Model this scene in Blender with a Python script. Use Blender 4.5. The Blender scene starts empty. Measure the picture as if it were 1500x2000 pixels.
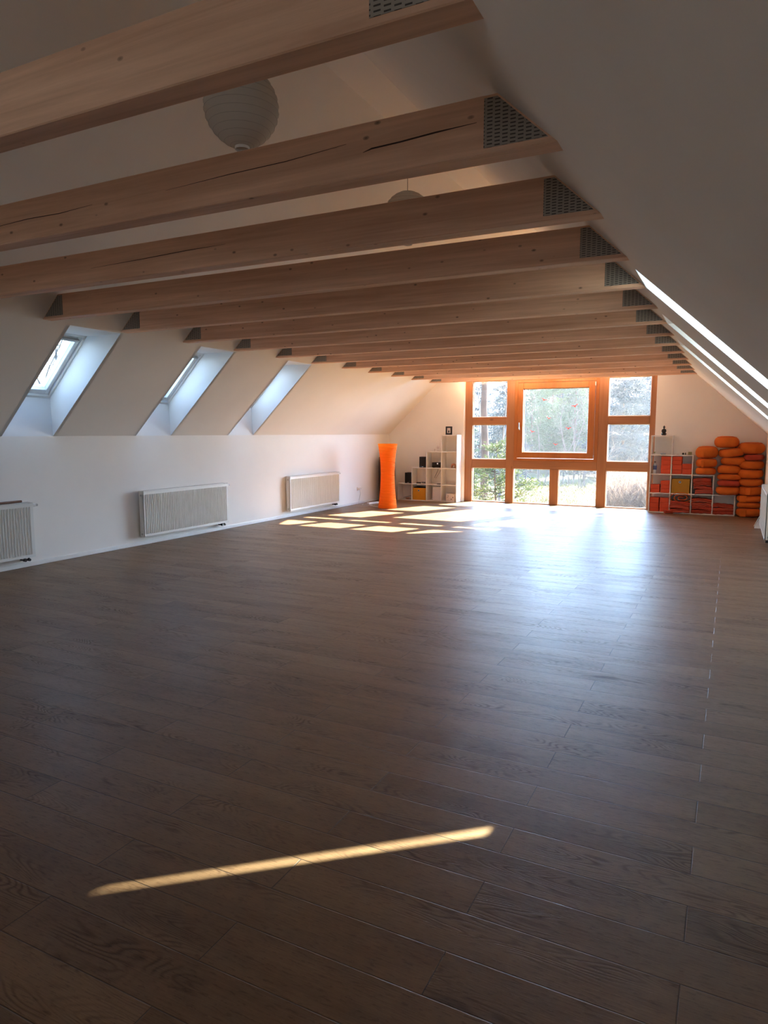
import bpy, bmesh, math, random
from mathutils import Vector, Matrix
random.seed(7)
scene = bpy.context.scene
COL = scene.collection

# ------------------------------------------------------------------ camera
YAW, PITCH, ROLL, FPX, CAMH = 0.4656, 0.1152, -0.0009, 1346.4, 1.5
cam_d = bpy.data.cameras.new('camera'); cam = bpy.data.objects.new('camera', cam_d); COL.objects.link(cam)
cam_d.sensor_fit = 'VERTICAL'; cam_d.sensor_height = 36; cam_d.sensor_width = 27
cam_d.lens = FPX/2000*36; cam_d.clip_start = 0.05; cam_d.clip_end = 400
fw = Vector((-math.sin(YAW)*math.cos(PITCH), math.cos(YAW)*math.cos(PITCH), -math.sin(PITCH)))
rt = Vector((math.cos(YAW), math.sin(YAW), 0)); dn = fw.cross(rt)
r2 = math.cos(ROLL)*rt + math.sin(ROLL)*dn; d2 = -math.sin(ROLL)*rt + math.cos(ROLL)*dn
m = Matrix.Identity(4)
for i in range(3):
    m[i][0] = r2[i]; m[i][1] = -d2[i]; m[i][2] = -fw[i]
m[2][3] = CAMH
cam.matrix_world = m
scene.camera = cam

# ------------------------------------------------------------------ view, sky, sun
scene.view_settings.view_transform = 'Standard'; scene.view_settings.look = 'None'
scene.view_settings.gamma = 1; scene.view_settings.use_curve_mapping = False
scene.view_settings.exposure = 3.18
SKY = 5.2
SUN = 11.0
HAZE = .0007
w = bpy.data.worlds.new('sky'); scene.world = w; w.use_nodes = True
nt = w.node_tree; nt.nodes.clear()
o_ = nt.nodes.new('ShaderNodeOutputWorld'); bg = nt.nodes.new('ShaderNodeBackground')
tc = nt.nodes.new('ShaderNodeTexCoord'); sx = nt.nodes.new('ShaderNodeSeparateXYZ')
rp = nt.nodes.new('ShaderNodeValToRGB'); nz = nt.nodes.new('ShaderNodeTexNoise')
mx = nt.nodes.new('ShaderNodeMixRGB')
nt.links.new(tc.outputs['Generated'], sx.inputs[0]); nt.links.new(sx.outputs[2], rp.inputs[0])
e = rp.color_ramp.elements
e[0].position = 0.0; e[0].color = (0.74, 0.88, 1.0, 1); e[1].position = 0.6; e[1].color = (0.11, 0.21, 0.42, 1)
e2 = rp.color_ramp.elements.new(0.2); e2.color = (0.40, 0.62, 0.95, 1)
nz.inputs['Scale'].default_value = 2.2; nz.inputs['Detail'].default_value = 4
nt.links.new(tc.outputs['Generated'], nz.inputs['Vector'])
cr = nt.nodes.new('ShaderNodeValToRGB'); cr.color_ramp.elements[0].position = .5; cr.color_ramp.elements[1].position = .72
nt.links.new(nz.outputs['Fac'], cr.inputs[0]); nt.links.new(cr.outputs[0], mx.inputs[0])
nt.links.new(rp.outputs[0], mx.inputs[1]); mx.inputs[2].default_value = (.36, .44, .56, 1)
dp = nt.nodes.new('ShaderNodeVectorMath'); dp.operation = 'DOT_PRODUCT'; dp.inputs[1].default_value = (0.315, 0.771, 0.553)
nrm = nt.nodes.new('ShaderNodeVectorMath'); nrm.operation = 'NORMALIZE'; nt.links.new(tc.outputs['Generated'], nrm.inputs[0]); nt.links.new(nrm.outputs[0], dp.inputs[0])
mxm = nt.nodes.new('ShaderNodeMath'); mxm.operation = 'MAXIMUM'; mxm.inputs[1].default_value = 0; nt.links.new(dp.outputs['Value'], mxm.inputs[0])
pw = nt.nodes.new('ShaderNodeMath'); pw.operation = 'POWER'; pw.inputs[1].default_value = 1.3; nt.links.new(mxm.outputs[0], pw.inputs[0])
ma = nt.nodes.new('ShaderNodeMath'); ma.operation = 'MULTIPLY_ADD'; ma.inputs[1].default_value = .75; ma.inputs[2].default_value = .27; nt.links.new(pw.outputs[0], ma.inputs[0])
vm = nt.nodes.new('ShaderNodeVectorMath'); vm.operation = 'SCALE'; nt.links.new(mx.outputs[0], vm.inputs[0]); nt.links.new(ma.outputs[0], vm.inputs['Scale'])
nt.links.new(vm.outputs[0], bg.inputs[0]); bg.inputs[1].default_value = SKY
nt.links.new(bg.outputs[0], o_.inputs[0])

sd = bpy.data.lights.new('sun', 'SUN'); sun = bpy.data.objects.new('sun', sd); COL.objects.link(sun)
sd.energy = SUN; sd.angle = math.radians(0.55); sd.color = (1.0, 0.89, 0.68)
SUND = Vector((-0.60, -1.43, -1.0))
sun.rotation_euler = SUND.to_track_quat('-Z', 'Y').to_euler(); sun.location = (6, 20, 12)

cy = scene.cycles
cy.use_denoising = True
cy.max_bounces = 12; cy.diffuse_bounces = 8; cy.glossy_bounces = 4; cy.transparent_max_bounces = 16
cy.sample_clamp_indirect = 8; cy.caustics_reflective = False; cy.caustics_refractive = False

# room numbers
XL, XR, YB, YE = -6.985, 0.549, -6.6, 14.15
KL, KR, ZL, ZR, ZC = 0.9505, 0.9214, 1.452, 1.468, 4.80
XCL = XL+(ZC-ZL)/KL; XCR = XR-(ZC-ZR)/KR
SKYL_Y = [(4.79, 5.42), (6.66, 7.29), (8.52, 9.14)]
BEAM0, BEAMD, ZB, BH, BT = 1.806, 0.9256, 2.547, 0.212, 0.10

def portal(loc, direction, sx_, sy_):
    d = bpy.data.lights.new('daylight_portal', 'AREA'); d.shape = 'RECTANGLE'; d.size = sx_; d.size_y = sy_
    d.cycles.is_portal = True
    o = bpy.data.objects.new('daylight_portal', d); COL.objects.link(o); o.location = loc
    o.rotation_euler = Vector(direction).to_track_quat('-Z', 'Y').to_euler()
portal((-3.24, 14.45, 2.0), (0, -1, 0), 3.9, 4.0)
portal((-3.22, YB-.22, 1.7), (0, 1, 0), 3.8, 2.8)
for a, b in SKYL_Y:
    portal((-6.78, (a+b)/2, 2.32), (1, 0, -1), .66, .95)
    portal((0.36, (a+b)/2, 2.32), (-1, 0, -1), .66, .95)

# ------------------------------------------------------------------ materials
def new_mat(name):
    mt = bpy.data.materials.new(name); mt.use_nodes = True
    return mt, mt.node_tree, mt.node_tree.nodes['Principled BSDF']
def N(t, kind, **kw):
    n = t.nodes.new(kind)
    for k, v in kw.items():
        if k in n.inputs: n.inputs[k].default_value = v
        else: setattr(n, k, v)
    return n
def M(t, op, a, b=None, c=None):
    n = t.nodes.new('ShaderNodeMath'); n.operation = op
    for i, v in enumerate((a, b, c)):
        if v is None: continue
        if isinstance(v, (int, float)): n.inputs[i].default_value = v
        else: t.links.new(v, n.inputs[i])
    return n.outputs[0]
def coords(t, scale=(1, 1, 1), rnd=False):
    c = t.nodes.new('ShaderNodeTexCoord'); mp = t.nodes.new('ShaderNodeMapping')
    mp.inputs['Scale'].default_value = scale
    src = c.outputs['Object']
    if rnd:
        oi = t.nodes.new('ShaderNodeObjectInfo'); va = t.nodes.new('ShaderNodeVectorMath'); va.operation = 'ADD'
        cb = t.nodes.new('ShaderNodeCombineXYZ'); r = M(t, 'MULTIPLY', oi.outputs['Random'], 37.0)
        for i in range(3): t.links.new(r, cb.inputs[i])
        t.links.new(src, va.inputs[0]); t.links.new(cb.outputs[0], va.inputs[1]); src = va.outputs[0]
    t.links.new(src, mp.inputs['Vector']); return mp.outputs[0]
def ramp(t, fac, stops):
    r = t.nodes.new('ShaderNodeValToRGB'); el = r.color_ramp.elements
    el[0].position, el[0].color = stops[0][0], (*stops[0][1], 1); el[1].position, el[1].color = stops[-1][0], (*stops[-1][1], 1)
    for p, c in stops[1:-1]:
        x = el.new(p); x.color = (*c, 1)
    t.links.new(fac, r.inputs[0]); return r.outputs[0]
def bump(t, p, h, strength=.3, dist=.002):
    b = t.nodes.new('ShaderNodeBump'); b.inputs['Strength'].default_value = strength; b.inputs['Distance'].default_value = dist
    t.links.new(h, b.inputs['Height']); t.links.new(b.outputs[0], p.inputs['Normal'])
def simple(name, col, rough=.5, metal=0, var=.06, scale=6, bs=0, transl=0, rnd=False):
    mt, t, p = new_mat(name)
    n = N(t, 'ShaderNodeTexNoise', Scale=scale, Detail=3); t.links.new(coords(t, rnd=rnd), n.inputs['Vector'])
    lo = tuple(max(0, c*(1-var)) for c in col); hi = tuple(min(1, c*(1+var)) for c in col)
    t.links.new(ramp(t, n.outputs['Fac'], [(.3, lo), (.7, hi)]), p.inputs['Base Color'])
    p.inputs['Roughness'].default_value = rough; p.inputs['Metallic'].default_value = metal
    if bs:
        n2 = N(t, 'ShaderNodeTexNoise', Scale=scale*12, Detail=4); t.links.new(coords(t), n2.inputs['Vector'])
        bump(t, p, n2.outputs['Fac'], bs, .002)
    if transl:
        tr = t.nodes.new('ShaderNodeBsdfTranslucent'); tr.inputs[0].default_value = (*col, 1)
        ms = t.nodes.new('ShaderNodeMixShader'); ms.inputs[0].default_value = transl
        out = t.nodes['Material Output']
        t.links.new(p.outputs[0], ms.inputs[1]); t.links.new(tr.outputs[0], ms.inputs[2]); t.links.new(ms.outputs[0], out.inputs[0])
    return mt

def mat_floor():
    mt, t, p = new_mat('dark oak laminate')
    tcn = t.nodes.new('ShaderNodeTexCoord'); s = t.nodes.new('ShaderNodeSeparateXYZ'); t.links.new(tcn.outputs['Object'], s.inputs[0])
    X, Y = s.outputs[0], s.outputs[1]
    PW, PL = .176, 1.235
    v = M(t, 'DIVIDE', M(t, 'SUBTRACT', Y, 2.61-.176*30), PW)
    row = M(t, 'FLOOR', v); fv = M(t, 'FRACT', v)
    par = M(t, 'MODULO', row, 2.0)
    # even rows end at x=-.05, odd rows half a plank off
    u = M(t, 'DIVIDE', M(t, 'ADD', M(t, 'ADD', X, .05+PL*20), M(t, 'MULTIPLY', M(t, 'SUBTRACT', 1.0, par), PL*.5)), PL)
    ci = M(t, 'FLOOR', u); fu = M(t, 'FRACT', u)
    cb = t.nodes.new('ShaderNodeCombineXYZ'); t.links.new(ci, cb.inputs[0]); t.links.new(row, cb.inputs[1])
    wn = t.nodes.new('ShaderNodeTexWhiteNoise'); wn.noise_dimensions = '2D'; t.links.new(cb.outputs[0], wn.inputs['Vector'])
    rnd = wn.outputs['Value']
    dv = M(t, 'MULTIPLY', M(t, 'MINIMUM', fv, M(t, 'SUBTRACT', 1.0, fv)), PW)
    du = M(t, 'MULTIPLY', M(t, 'MINIMUM', fu, M(t, 'SUBTRACT', 1.0, fu)), PL)
    dist = M(t, 'MINIMUM', dv, du)
    seam = M(t, 'SMOOTH_MIN', 1.0, M(t, 'DIVIDE', dist, .003), .01)   # 0 in the groove
    # grain coordinates shifted per plank
    gx = M(t, 'ADD', X, M(t, 'MULTIPLY', rnd, 31.0)); gy = M(t, 'ADD', Y, M(t, 'MULTIPLY', rnd, 17.0))
    def gv(sx1, sy1, det, dis=0.0, rough=.6):
        c2 = t.nodes.new('ShaderNodeCombineXYZ'); t.links.new(M(t, 'MULTIPLY', gx, sx1), c2.inputs[0]); t.links.new(M(t, 'MULTIPLY', gy, sy1), c2.inputs[1])
        n = N(t, 'ShaderNodeTexNoise', Scale=1.0, Detail=det, Roughness=rough, Distortion=dis); t.links.new(c2.outputs[0], n.inputs['Vector']); return n.outputs['Fac']
    broad = gv(.9, 6.0, 3); fine = gv(9, 260, 4); pores = gv(22, 130, 3, .4)
    # cathedral rings: sine of a stretched low noise
    low = gv(1.9, 10.0, 1, .25, .4)
    rings = M(t, 'MULTIPLY_ADD', M(t, 'SINE', M(t, 'MULTIPLY', low, 150.0)), .5, .5)
    rmask = M(t, 'GREATER_THAN', gv(.6, 3.0, 1), .5)
    ring2 = M(t, 'POWER', rings, 2.2)
    rm = M(t, 'SMOOTH_MIN', 1.0, M(t, 'MAXIMUM', 0.0, M(t, 'MULTIPLY', M(t, 'SUBTRACT', gv(1.6, 5.0, 2), .5), 7.0)), .05)
    ring = M(t, 'MULTIPLY', ring2, M(t, 'MULTIPLY', rm, .62))
    mott = N(t, 'ShaderNodeTexNoise', Scale=14.0, Detail=6, Roughness=.75); t.links.new(tcn.outputs['Object'], mott.inputs['Vector'])
    tone = M(t, 'ADD', M(t, 'MULTIPLY', mott.outputs['Fac'], .22), M(t, 'ADD', M(t, 'MULTIPLY', broad, .42), M(t, 'ADD', M(t, 'MULTIPLY', rnd, .13), M(t, 'MULTIPLY', fine, .34))))
    tone = M(t, 'SUBTRACT', tone, M(t, 'MULTIPLY', ring, .34))
    tone = M(t, 'SUBTRACT', tone, M(t, 'MULTIPLY', M(t, 'GREATER_THAN', pores, .60), .13))
    col = ramp(t, tone, [(.12, (.046, .021, .010)), (.38, (.132, .071, .036)), (.62, (.225, .134, .072)), (.85, (.32, .21, .12))])
    mxx = t.nodes.new('ShaderNodeMixRGB'); mxx.blend_type = 'MIX'; t.links.new(seam, mxx.inputs[0]); mxx.inputs[1].default_value = (.03, .02, .016, 1)
    t.links.new(col, mxx.inputs[2]); t.links.new(mxx.outputs[0], p.inputs['Base Color'])
    rg = M(t, 'ADD', .34, M(t, 'ADD', M(t, 'MULTIPLY', pores, .16), M(t, 'MULTIPLY', ring, .2)))
    t.links.new(rg, p.inputs['Roughness'])
    h = M(t, 'ADD', M(t, 'MULTIPLY', seam, 1.0), M(t, 'ADD', M(t, 'MULTIPLY', ring, -.45), M(t, 'MULTIPLY', M(t, 'ADD', pores, fine), .30)))
    bump(t, p, h, .8, .0016)
    p.inputs['Specular IOR Level'].default_value = .38
    return mt

def mat_wood(name, base, dark, knot=(.05, .02, .012), axis=0, rough=.55, knots=True, rnd=True, spec=.4, kscale=6.0):
    mt, t, p = new_mat(name)
    sc = [28, 28, 28]; sc[axis] = 1.1
    n = N(t, 'ShaderNodeTexNoise', Scale=1.0, Detail=6, Roughness=.6, Distortion=.5); t.links.new(coords(t, sc, rnd), n.inputs['Vector'])
    sc2 = [3.2, 3.2, 3.2]; sc2[axis] = .35
    n2 = N(t, 'ShaderNodeTexNoise', Scale=1.0, Detail=3); t.links.new(coords(t, sc2, rnd), n2.inputs['Vector'])
    f = M(t, 'ADD', M(t, 'MULTIPLY', n.outputs['Fac'], .5), M(t, 'MULTIPLY', n2.outputs['Fac'], .5))
    col = ramp(t, f, [(.32, dark), (.5, tuple((a+b)/2 for a, b in zip(base, dark))), (.66, base)])
    if knots:
        sc3 = [kscale*1.9]*3; sc3[axis] = kscale
        vo = N(t, 'ShaderNodeTexVoronoi', Scale=1.0, Randomness=1.0); vo.voronoi_dimensions = '3D'; t.links.new(coords(t, sc3, rnd), vo.inputs['Vector'])
        k = M(t, 'SUBTRACT', 1.0, M(t, 'MINIMUM', 1.0, M(t, 'DIVIDE', vo.outputs['Distance'], .10)))
        k = M(t, 'MULTIPLY', M(t, 'POWER', k, .6), .85)
        mm = t.nodes.new('ShaderNodeMixRGB'); t.links.new(k, mm.inputs[0]); t.links.new(col, mm.inputs[1]); mm.inputs[2].default_value = (*knot, 1)
        col = mm.outputs[0]
    t.links.new(col, p.inputs['Base Color']); p.inputs['Roughness'].default_value = rough; p.inputs['Specular IOR Level'].default_value = spec
    bump(t, p, n.outputs['Fac'], .12, .002)
    return mt

def mat_plate():
    mt, t, p = new_mat('perforated galvanised plate')
    tcn = t.nodes.new('ShaderNodeTexCoord'); s = t.nodes.new('ShaderNodeSeparateXYZ'); t.links.new(tcn.outputs['Object'], s.inputs[0])
    u = M(t, 'DIVIDE', M(t, 'ADD', s.outputs[0], 40.0), .030); cu = M(t, 'FLOOR', u); fu = M(t, 'FRACT', u)
    v = M(t, 'ADD', M(t, 'DIVIDE', M(t, 'ADD', s.outputs[2], 40.0), .0135), M(t, 'MULTIPLY', M(t, 'MODULO', cu, 2.0), .5)); fv = M(t, 'FRACT', v)
    a = M(t, 'MULTIPLY', M(t, 'GREATER_THAN', fu, .16), M(t, 'LESS_THAN', fu, .86))
    b = M(t, 'MULTIPLY', M(t, 'GREATER_THAN', fv, .30), M(t, 'LESS_THAN', fv, .66))
    slot = M(t, 'MULTIPLY', a, b)
    mm = t.nodes.new('ShaderNodeMixRGB'); t.links.new(slot, mm.inputs[0]); mm.inputs[1].default_value = (.30, .27, .23, 1); mm.inputs[2].default_value = (.03, .02, .016, 1)
    t.links.new(mm.outputs[0], p.inputs['Base Color']); p.inputs['Roughness'].default_value = .5
    t.links.new(M(t, 'MULTIPLY', M(t, 'SUBTRACT', 1.0, slot), .3), p.inputs['Metallic'])
    return mt

def mat_glass(name='window glass', tint=(.97, .985, .98, 1)):
    mt, t, p = new_mat(name); t.nodes.remove(p)
    tr = t.nodes.new('ShaderNodeBsdfTransparent'); tr.inputs[0].default_value = tint
    gl = t.nodes.new('ShaderNodeBsdfGlossy'); gl.inputs['Roughness'].default_value = .02
    lw = t.nodes.new('ShaderNodeLayerWeight'); lw.inputs[0].default_value = .5
    frn = M(t, 'MULTIPLY_ADD', M(t, 'POWER', lw.outputs['Facing'], 5.0), .85, .035)
    ms = t.nodes.new('ShaderNodeMixShader'); t.links.new(frn, ms.inputs[0]); t.links.new(tr.outputs[0], ms.inputs[1]); t.links.new(gl.outputs[0], ms.inputs[2])
    t.links.new(ms.outputs[0], t.nodes['Material Output'].inputs[0]); return mt

def mat_paper(name, col, trans=.35, rib=0.0, alpha=0):
    mt, t, p = new_mat(name)
    p.inputs['Base Color'].default_value = (*col, 1); p.inputs['Roughness'].default_value = .8
    n = N(t, 'ShaderNodeTexNoise', Scale=60, Detail=3); t.links.new(coords(t), n.inputs['Vector']); bump(t, p, n.outputs['Fac'], .25, .002)
    tr = t.nodes.new('ShaderNodeBsdfTranslucent'); tr.inputs[0].default_value = (*col, 1)
    ms = t.nodes.new('ShaderNodeMixShader'); ms.inputs[0].default_value = trans
    t.links.new(p.outputs[0], ms.inputs[1]); t.links.new(tr.outputs[0], ms.inputs[2]); t.links.new(ms.outputs[0], t.nodes['Material Output'].inputs[0])
    return mt

m_wall = simple('warm white plaster', (.85, .815, .765), .9, var=.02, scale=1.5, bs=.12)
m_white = simple('white lacquer', (.80, .79, .76), .35, var=.02)
m_reveal = simple('smooth white reveal board', (.82, .83, .83), .7, var=.015, scale=2)
m_floor = mat_floor()
m_beam = mat_wood('spruce collar beam', (.88, .57, .39), (.52, .29, .18), rough=.6)
m_plate = mat_plate()
m_winwood = mat_wood('larch window post', (.36, .165, .075), (.25, .105, .045), axis=2, rough=.42, kscale=1.6)
m_winwoodx = mat_wood('larch window rail', (.36, .165, .075), (.25, .105, .045), axis=0, rough=.42, kscale=1.6)
m_sash = mat_wood('orange varnished sash', (.40, .145, .036), (.30, .10, .024), axis=2, rough=.35, knots=False)
m_gasket = simple('white glazing seal', (.75, .73, .68), .6)
m_glass = mat_glass()
m_glass2 = mat_glass('tinted roof window glass', (.72, .78, .80, 1))  # tint added to dim the sky light coming through the roof windows
m_shelf = simple('white melamine', (.74, .71, .68), .45, var=.015)
m_radi = simple('white radiator enamel', (.74, .73, .69), .4, var=.01)
m_grille = simple('grey radiator end grille', (.45, .44, .42), .45)
m_black = simple('black plastic', (.012, .010, .011), .4)
m_blackm = simple('black cloth', (.010, .008, .009), .9)
m_chrome = simple('chrome', (.7, .7, .7), .18, metal=1)
m_orange = mat_paper('orange lamp paper', (1.0, .27, .014), .5)
m_lantern = mat_paper('white rice paper', (.62, .57, .50), .25)
m_wire = simple('lantern wire', (.33, .29, .25), .6)
m_yellow = simple('mustard fabric box', (.66, .27, .012), .85, bs=.2)
m_yellow2 = simple('ochre fabric box', (.42, .21, .02), .85, bs=.2)
m_block = simple('orange red foam', (.64, .078, .027), .8, var=.10, scale=4, bs=.15, rnd=True)
m_cush = simple('orange cotton', (.60, .13, .009), .9, var=.12, scale=5, bs=.25, rnd=True)
m_cushr = simple('red brown cotton', (.40, .045, .02), .9, var=.1, bs=.25)
m_blank = simple('red orange blanket', (.40, .045, .02), .95, var=.22, scale=9, bs=.35, rnd=True)
m_blank2 = simple('orange blanket', (.66, .13, .02), .95, var=.15, scale=9, bs=.35, rnd=True)
m_piping = simple('pink blanket binding', (.62, .20, .13), .9)
m_dkbrown = simple('dark brown fabric', (.045, .022, .014), .8)
m_bronze = simple('dark bronze', (.02, .016, .013), .4)
m_salt = simple('salt crystal', (.50, .22, .13), .6)
m_cable = simple('white cable', (.62, .60, .56), .5)
m_greycable = simple('grey cable', (.16, .13, .12), .5)
m_red = simple('red sticker', (.55, .035, .012), .6)
m_bottle = simple('clear bottle plastic', (.55, .60, .66), .15)
m_blue = simple('blue label', (.07, .09, .22), .5)
m_card = simple('pale card', (.66, .58, .55), .8)
m_leafg = simple('pot plant leaf', (.16, .24, .06), .6)
def mat_pattern():
    mt, t, p = new_mat('pale card with dark printed leaves')
    vo = N(t, 'ShaderNodeTexVoronoi', Scale=34.0); t.links.new(coords(t, (1, 1, .6)), vo.inputs['Vector'])
    n = N(t, 'ShaderNodeTexNoise', Scale=14.0, Detail=2); t.links.new(coords(t), n.inputs['Vector'])
    k = M(t, 'MULTIPLY', M(t, 'LESS_THAN', vo.outputs['Distance'], .38), M(t, 'GREATER_THAN', n.outputs['Fac'], .52))
    mm = t.nodes.new('ShaderNodeMixRGB'); t.links.new(k, mm.inputs[0]); mm.inputs[1].default_value = (.66, .58, .55, 1); mm.inputs[2].default_value = (.05, .025, .015, 1)
    t.links.new(mm.outputs[0], p.inputs['Base Color']); p.inputs['Roughness'].default_value = .8; return mt
m_pattern = mat_pattern()
m_pole = mat_wood('brown stained pole', (.22, .10, .055), (.13, .055, .03), axis=1, knots=False)

# ------------------------------------------------------------------ mesh helpers
class B:
    def __init__(s): s.bm = bmesh.new()
    def box(s, x0, x1, y0, y1, z0, z1, mi=0):
        v = [s.bm.verts.new(c) for c in ((x0,y0,z0),(x1,y0,z0),(x1,y1,z0),(x0,y1,z0),(x0,y0,z1),(x1,y0,z1),(x1,y1,z1),(x0,y1,z1))]
        for q in ((0,3,2,1),(4,5,6,7),(0,1,5,4),(1,2,6,5),(2,3,7,6),(3,0,4,7)):
            f = s.bm.faces.new([v[i] for i in q]); f.material_index = mi
        return s
    def obox(s, c, ax, ay, az, hx, hy, hz, mi=0):
        c, ax, ay, az = Vector(c), Vector(ax).normalized(), Vector(ay).normalized(), Vector(az).normalized(); v = []
        for sz in (-1, 1):
            for sx_, sy_ in ((-1,-1),(1,-1),(1,1),(-1,1)): v.append(s.bm.verts.new(c+ax*hx*sx_+ay*hy*sy_+az*hz*sz))
        for q in ((0,3,2,1),(4,5,6,7),(0,1,5,4),(1,2,6,5),(2,3,7,6),(3,0,4,7)):
            f = s.bm.faces.new([v[i] for i in q]); f.material_index = mi
        return s
    def prism(s, poly, axis, a, b, mi=0):
        def P(p, t):
            return {'x': (t, p[0], p[1]), 'y': (p[0], t, p[1]), 'z': (p[0], p[1], t)}[axis]
        va = [s.bm.verts.new(P(p, a)) for p in poly]; vb = [s.bm.verts.new(P(p, b)) for p in poly]; n = len(poly)
        fs = [s.bm.faces.new(va[::-1]), s.bm.faces.new(vb)]
        for i in range(n): fs.append(s.bm.faces.new((va[i], va[(i+1) % n], vb[(i+1) % n], vb[i])))
        for f in fs: f.material_index = mi
        return s
    def tube(s, pts, r, n=8, cap=True, mi=0):
        pts = [Vector(p) for p in pts]; rings = []
        for i, p in enumerate(pts):
            d = (pts[min(i+1, len(pts)-1)]-pts[max(i-1, 0)]).normalized()
            up = Vector((0, 0, 1)) if abs(d.z) < .95 else Vector((0, 1, 0))
            a = d.cross(up).normalized(); b = d.cross(a); rr = r[i] if isinstance(r, (list, tuple)) else r
            rings.append([s.bm.verts.new(p+(a*math.cos(2*math.pi*k/n)+b*math.sin(2*math.pi*k/n))*rr) for k in range(n)])
        for i in range(len(rings)-1):
            for k in range(n):
                f = s.bm.faces.new((rings[i][k], rings[i][(k+1) % n], rings[i+1][(k+1) % n], rings[i+1][k])); f.material_index = mi
        if cap and n > 2:
            s.bm.faces.new(rings[0][::-1]).material_index = mi; s.bm.faces.new(rings[-1]).material_index = mi
        return s
    def lathe(s, prof, c=(0, 0, 0), n=32, mi=0, close=True):
        rings = []
        for r, z in prof:
            rings.append([s.bm.verts.new((c[0]+r*math.cos(2*math.pi*k/n), c[1]+r*math.sin(2*math.pi*k/n), c[2]+z)) for k in range(n)])
        for i in range(len(rings)-1):
            for k in range(n):
                s.bm.faces.new((rings[i][k], rings[i][(k+1) % n], rings[i+1][(k+1) % n], rings[i+1][k])).material_index = mi
        if close:
            s.bm.faces.new(rings[0][::-1]).material_index = mi; s.bm.faces.new(rings[-1]).material_index = mi
        return s
    def ball(s, c, r, seg=12, sc=(1, 1, 1), mi=0):
        n0 = len(s.bm.verts)
        g = bmesh.ops.create_uvsphere(s.bm, u_segments=seg, v_segments=max(6, seg*2//3), radius=1)
        for v in g['verts']: v.co = Vector((c[0]+v.co.x*r*sc[0], c[1]+v.co.y*r*sc[1], c[2]+v.co.z*r*sc[2]))
        return s
    def obj(s, name, mats, parent=None, loc=(0, 0, 0), bevel=0, smooth=False, fix=True, seg=2):
        if fix: bmesh.ops.recalc_face_normals(s.bm, faces=s.bm.faces)
        me = bpy.data.meshes.new(name); s.bm.to_mesh(me); s.bm.free()
        for mt in (mats if isinstance(mats, (list, tuple)) else [mats]): me.materials.append(mt)
        if smooth:
            for p in me.polygons: p.use_smooth = True
        o = bpy.data.objects.new(name, me); COL.objects.link(o); o.location = loc
        if parent: o.parent = parent
        if bevel:
            md = o.modifiers.new('bevel', 'BEVEL'); md.width = bevel; md.segments = seg; md.limit_method = 'ANGLE'; md.angle_limit = math.radians(50)
        return o
def thing(name, label, cat, loc=(0, 0, 0), rz=0, group=None):
    o = bpy.data.objects.new(name, None); COL.objects.link(o); o.location = loc; o.rotation_euler.z = rz
    o.empty_display_size = .1
    o['label'] = label; o['category'] = cat
    if group: o['group'] = group
    return o
def tag(o, label, cat, group=None, kind=None):
    o['label'] = label; o['category'] = cat
    if group: o['group'] = group
    if kind: o['kind'] = kind
    return o
def struct(o): o['kind'] = 'structure'; return o
def copy_tree(o, parent=None):
    c = o.copy(); COL.objects.link(c)
    if parent: c.parent = parent
    for ch in list(o.children): copy_tree(ch, c)
    return c
def zl(x): return ZL+(x-XL)*KL
def zr(x): return ZR+(XR-x)*KR

# ------------------------------------------------------------------ room shell
T = .06
struct(B().box(XL-.3, XR+.3, YB-.1, YE+.12, -.12, 0).obj('floor', m_floor))
struct(B().box(XL-.25, XL, YB, YE, 0, ZL).obj('wall_left', m_wall))
struct(B().box(XR, XR+.25, YB, YE, 0, ZR).obj('wall_right', m_wall))
gable = [(XL-.2, 0), (XR+.2, 0), (XR+.2, ZR), (XR, ZR), (XCR, ZC), (XCL, ZC), (XL, ZL), (XL-.2, ZL)]
bwall = B(); BW0, BW1, BZ0, BZ1 = -5.1, -1.35, .3, 3.1
bwall.prism([(XL-.2, 0), (BW0, 0), (BW0, ZC), (XCL, ZC), (XL, ZL), (XL-.2, ZL)] if False else [(XL-.2, 0), (BW0, 0), (BW0, zl(BW0)), (XL, ZL), (XL-.2, ZL)], 'y', YB-.2, YB)
bwall.prism([(BW1, 0), (XR+.2, 0), (XR+.2, ZR), (XR, ZR), (BW1, zr(BW1))], 'y', YB-.2, YB)
bwall.box(BW0, BW1, YB-.2, YB, 0, BZ0)
bwall.prism([(BW0, BZ1), (BW1, BZ1), (BW1, zr(BW1)), (XCR, ZC), (XCL, ZC), (BW0, zl(BW0))], 'y', YB-.2, YB)
struct(bwall.obj('wall_back', m_wall))
WX0, WX1 = -5.185, -1.325
open_ = [(WX0, 0), (WX0, 3.02), (-4.33, 3.84), (-2.2, 3.84), (WX1, 3.02), (WX1, 0)]
horse = [(XL-.2, 0)] + open_ + [(XR+.2, 0), (XR+.2, ZR+.1), (XR, ZR+.1), (XCR, ZC+.1), (XCL, ZC+.1), (XL, ZL+.1), (XL-.2, ZL+.1)]
struct(B().prism(horse, 'y', YE, YE+.30).obj('wall_end', m_wall))
struct(B().box(XCL-.02, XCR+.02, YB, YE+.1, ZC, ZC+T).obj('ceiling', m_wall))
ZT = 2.537
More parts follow.
